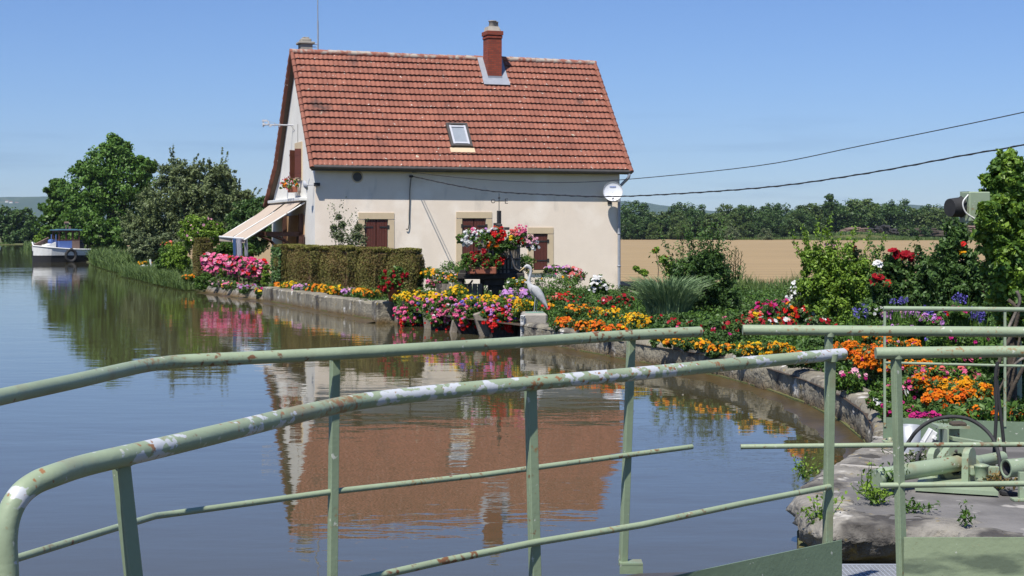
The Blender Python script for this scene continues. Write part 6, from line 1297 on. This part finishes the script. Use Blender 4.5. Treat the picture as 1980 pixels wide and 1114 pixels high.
one('pin', lambda b: b.tube([K(1838, 872, 11.6), K(1850, 872, 11.6)], .02, 8), 'gutter', t)
one('rod', lambda b: (b.tube([K(1882, 898, 11.6), K(1890, 893, 11.7)], .05, 12), b.tube([K(1890, 893, 11.7), K(1938, 884, 11.95)], .046, 14)), 'mech', t)
one('pivot', lambda b: b.lathe(K(1898, 923, 11.35), [(.048, 0), (.048, .075), (.055, .08), (.055, .09), (.02, .10), (.001, .10)], 18), 'mech', t); one('pivot_arm', lambda b: b.box(K(1884, 910, 11.4), (.07, .06, .07), None, .01), 'mech', t); one('pivot_arm', lambda b: (b.box(K(1915, 912, 11.5), (.12, .05, .08), None, .005)), 'mech', t)
one('collar', lambda b: b.box(K(1846, 925, 11.7), (.30, .18, .09), None, .01), 'mech', t)
t = thing('control_bracket', 'green steel bracket with a flat top behind the ram', 'bracket', Vector((K(1838, 860, 12.8).x, 12.8, .36)))
one('bracket', lambda b: (b.box((K(1835, 0, 12.8).x, 12.8, .50), (.16, .05, .28)), b.box((K(1838, 0, 12.8).x, 12.8, .645), (.26, .22, .022)), b.box((K(1824, 0, 12.75).x, 12.7, .50), (.015, .18, .28))), 'mech', t)
one('arm', lambda b: (b.prism([K(1842, 846, 12.6), K(1905, 856, 12.3), K(1905, 864, 12.3), K(1842, 852, 12.6)], (0, .12, 0)), b.prism([K(1850, 873, 12.2), K(1905, 884, 11.9), K(1903, 888, 11.9), K(1850, 877, 12.2)], (0, .02, 0))), 'mech', t)
one('rust_heap', lambda b: b.box((K(1852, 0, 12.75).x, 12.75, .665), (.12, .12, .04), None, .012), 'bark', t)
t = thing('junction_box', 'small white electrical box tilted on its bracket behind the ram', 'electrical box', K(1797, 845, 12.5)); Qj = Matrix.Rotation(.55, 3, 'Y')
one('box', lambda b: (b.box(K(1797, 845, 12.5), (.065, .09, .125), Qj, .008), b.box(K(1791, 843, 12.5), (.008, .10, .14), Qj, .002), b.box(K(1807, 847, 12.45), (.03, .03, .03), Qj, .004)), 'white_paint', t)
one('stem', lambda b: b.tube([K(1787, 866, 12.4), K(1775, 880, 12.1), K(1772, 892, 12.0)], .012, 8), 'gutter', t)
t = thing('hydraulic_hose', 'black hose arching over the ram machinery', 'hose', Vector((K(1755, 870).x, 12.6, .36)))
one('hose', lambda b: b.tube(catmull([K(1727, 905, 11.6), K(1731, 893, 11.8), K(1752, 862, 12.2), K(1772, 834, 12.2), K(1800, 814, 12.2), K(1835, 806, 12.2), K(1868, 809, 12.15), K(1893, 821, 12.1), K(1914, 840, 12.0), K(1926, 862, 11.9), K(1932, 885, 11.8), K(1935, 915, 11.6)], 6), .015, 8), 'rubber', t)
t = thing('hydraulic_hose', 'pair of black hoses rising straight up through the quay railing', 'hose', Vector((K(1930, 900).x, 11.8, .36)))
for pts in ([(1921, 922), (1922, 880), (1925, 830), (1927, 780), (1925, 730), (1929, 700)], [(1944, 905), (1941, 860), (1937, 820), (1931, 770), (1927, 735)]): one('hose', lambda b: b.tube(catmull([K(x, y, 12.0) for x, y in pts], 5), .014, 8), 'rubber', t)
for x, y in ((1921, 915), (1934, 915)): one('fitting', lambda b: b.tube([K(x, y - 16, 11.9), K(x - 1, y + 8, 11.9)], .018, 8), 'iron', t)
t = thing('pipe_end', 'thick green open pipe on a short foot at the right edge of the quay', 'pipe', Vector((K(1975, 970, 10.9).x, 10.9, .36)))
one('pipe', lambda b: (b.lathe(K(1945, 906, 11.0), [(.066, 0), (.066, .5), (.001, .5)], 20, (1, .35, .02)), b.lathe(K(1945, 906, 11.0), [(.066, 0), (.052, -.001), (.052, .3)], 20, (1, .35, .02))), 'mech', t)
one('black_bore', lambda b: b.lathe(K(1945.5, 906, 11.0), [(.051, .004), (.046, .004), (.046, .25), (.001, .25)], 20, (1, .35, .02)), 'black', t)  # black surface inside the open pipe end
one('foot', lambda b: (b.box((K(1976, 0, 10.9).x, 10.9, .46), (.045, .04, .2)), b.box((K(1973, 0, 10.9).x, 10.88, .372), (.13, .1, .012))), 'mech', t)
one('pedal', lambda b: (b.box(K(1952, 955, 11.1), (.13, .07, .035), Matrix.Rotation(.15, 3, 'Y'), .008)), 'rubber', t)
# loose plants on the quay
def weed(label, x, yb, d, h_px, n=9, w_=.10, leaf='leaf_bright', zb=None, lsz=.034, per=15, grp='weeds on the quay stones'):
    base = P(x, yb, d); t = thing('weed', label, 'weed', base, grp); b = MB(); Ls = []
    for k in range(n):
        top = base + Vector((rng.normal() * w_, rng.normal() * w_ * .6, h_px / F * d * random.uniform(.5, 1.05))); b.tube([base + Vector((rng.normal() * .02, rng.normal() * .02, 0)), base.lerp(top, .5) + Vector((rng.normal() * .01, 0, 0)), top], [.004, .003, .0015], 4)
        m = per; tt = rng.random(m); Ls.append(np.array(list(base)) + np.outer(.15 + .85 * tt, np.array(list(top - base))) + rng.normal(size=(m, 3)) * lsz * .6)
    b.build('stems', 'leaf', t); np_mesh('leaves', leaf_quads(np.concatenate(Ls), lsz, None, 0, .5), 4, leaf, t)
weed('nettle growing over the water left of the quay corner', 1553, 927, 11.7, 55, 6, .06)
weed('leafy weed hanging on the quay face behind the flat post', 1582, 1022, 10.3, 62, 12, .07)
weed('tall slender weed on the quay right of the post', 1678, 962, 10.9, 78, 5, .04)
weed('low bushy weed at the foot of the tall slender one', 1690, 972, 10.7, 34, 14, .09)
weed('weed in front of the ram end beside the right post', 1730, 945, 11.1, 60, 8, .05, 'leaf')
weed('small single weed near the right part of the quay edge', 1866, 1014, 9.9, 38, 4, .02, 'leaf')
weed('tiny creeping weed right of the near post on the quay', 1765, 985, 10.4, 14, 6, .08, 'leaf')
weed('dry grassy tuft behind the ram by the junction box', 1775, 905, 12.2, 42, 14, .14, 'leaf_grey')
weed('grass tuft growing on top of the green bracket', 1828, 832, 12.9, 26, 8, .07, 'leaf_grey')
weed('reddish weeds between the pivot and the open pipe', 1935, 945, 11.3, 30, 12, .10, 'hedge_brown')
# ------------------------------------------------------------------ carpet of low leaves between the flowers
def inside(px, py, pol):
    c = np.zeros(len(px), bool); j = len(pol) - 1
    for i in range(len(pol)):
        xi, yi = pol[i].x, pol[i].y; xj, yj = pol[j].x, pol[j].y; k = ((yi > py) != (yj > py)) & (px < (xj - xi) * (py - yi) / (yj - yi + 1e-12) + xi); c ^= k; j = i
    return c
n = 420000; py_ = rng.uniform(14.2, 47, n); px = rng.uniform(-.6, 1, n) * py_ * .36; k_ = inside(px - .45 * 0, py_, gb); kx = px[k_]; ky = py_[k_]
near = np.array([[v.x, v.y] for v in resample(catmull(CURVE, 6), .4)]); 
dist = np.min(np.hypot(kx[:, None] - near[None, :, 0], ky[:, None] - near[None, :, 1]), 1) if len(kx) < 500000 else 0
keep = (dist > .5) & (rng.random(len(kx)) < np.clip(22 / ky, 0, 1)) & (kx < ky * .345) & ((kx > .7) | (ky > 33.5)) & ((ky < 40) | (kx > -4)); kx, ky = kx[keep], ky[keep]; dist = dist[keep]
hgt = .10 + .22 * (np.sin(kx * 2.3 + ky * .7) * np.sin(ky * 1.3 - kx) * .5 + .5) * np.clip(dist / 1.2, .25, 1)
C = np.stack([kx, ky, .34 + hgt * rng.random(len(kx))], 1)
sel = (np.sin(kx * 3.1) * np.cos(ky * 1.7 + kx) + rng.normal(size=len(kx)) * .5 > .2).astype(int)
gc = np_mesh('ground_cover', leaf_quads(C, .07 * np.ones(len(C)), None, 0, .5), 4, ['leaf', 'leaf_dark'], mi=sel); tag(gc, 'low mixed green leaves covering the garden soil between the flowers', None, None, 'stuff')
# ------------------------------------------------------------------ air
hz = bpy.data.materials.new('haze'); hz.use_nodes = True; t_ = hz.node_tree; t_.nodes.remove(t_.nodes['Principled BSDF'])
pv = t_.nodes.new('ShaderNodeVolumePrincipled'); pv.inputs['Color'].default_value = (.62, .80, 1.0, 1); pv.inputs['Density'].default_value = .00007; pv.inputs['Anisotropy'].default_value = 0
t_.links.new(pv.outputs[0], t_.nodes['Material Output'].inputs['Volume']); hz.cycles.homogeneous_volume = True
b = MB(); b.box((0, 2400, 150 - 2), (10000, 5200, 300)); o = b.build('haze', hz); tag(o, kind='stuff')
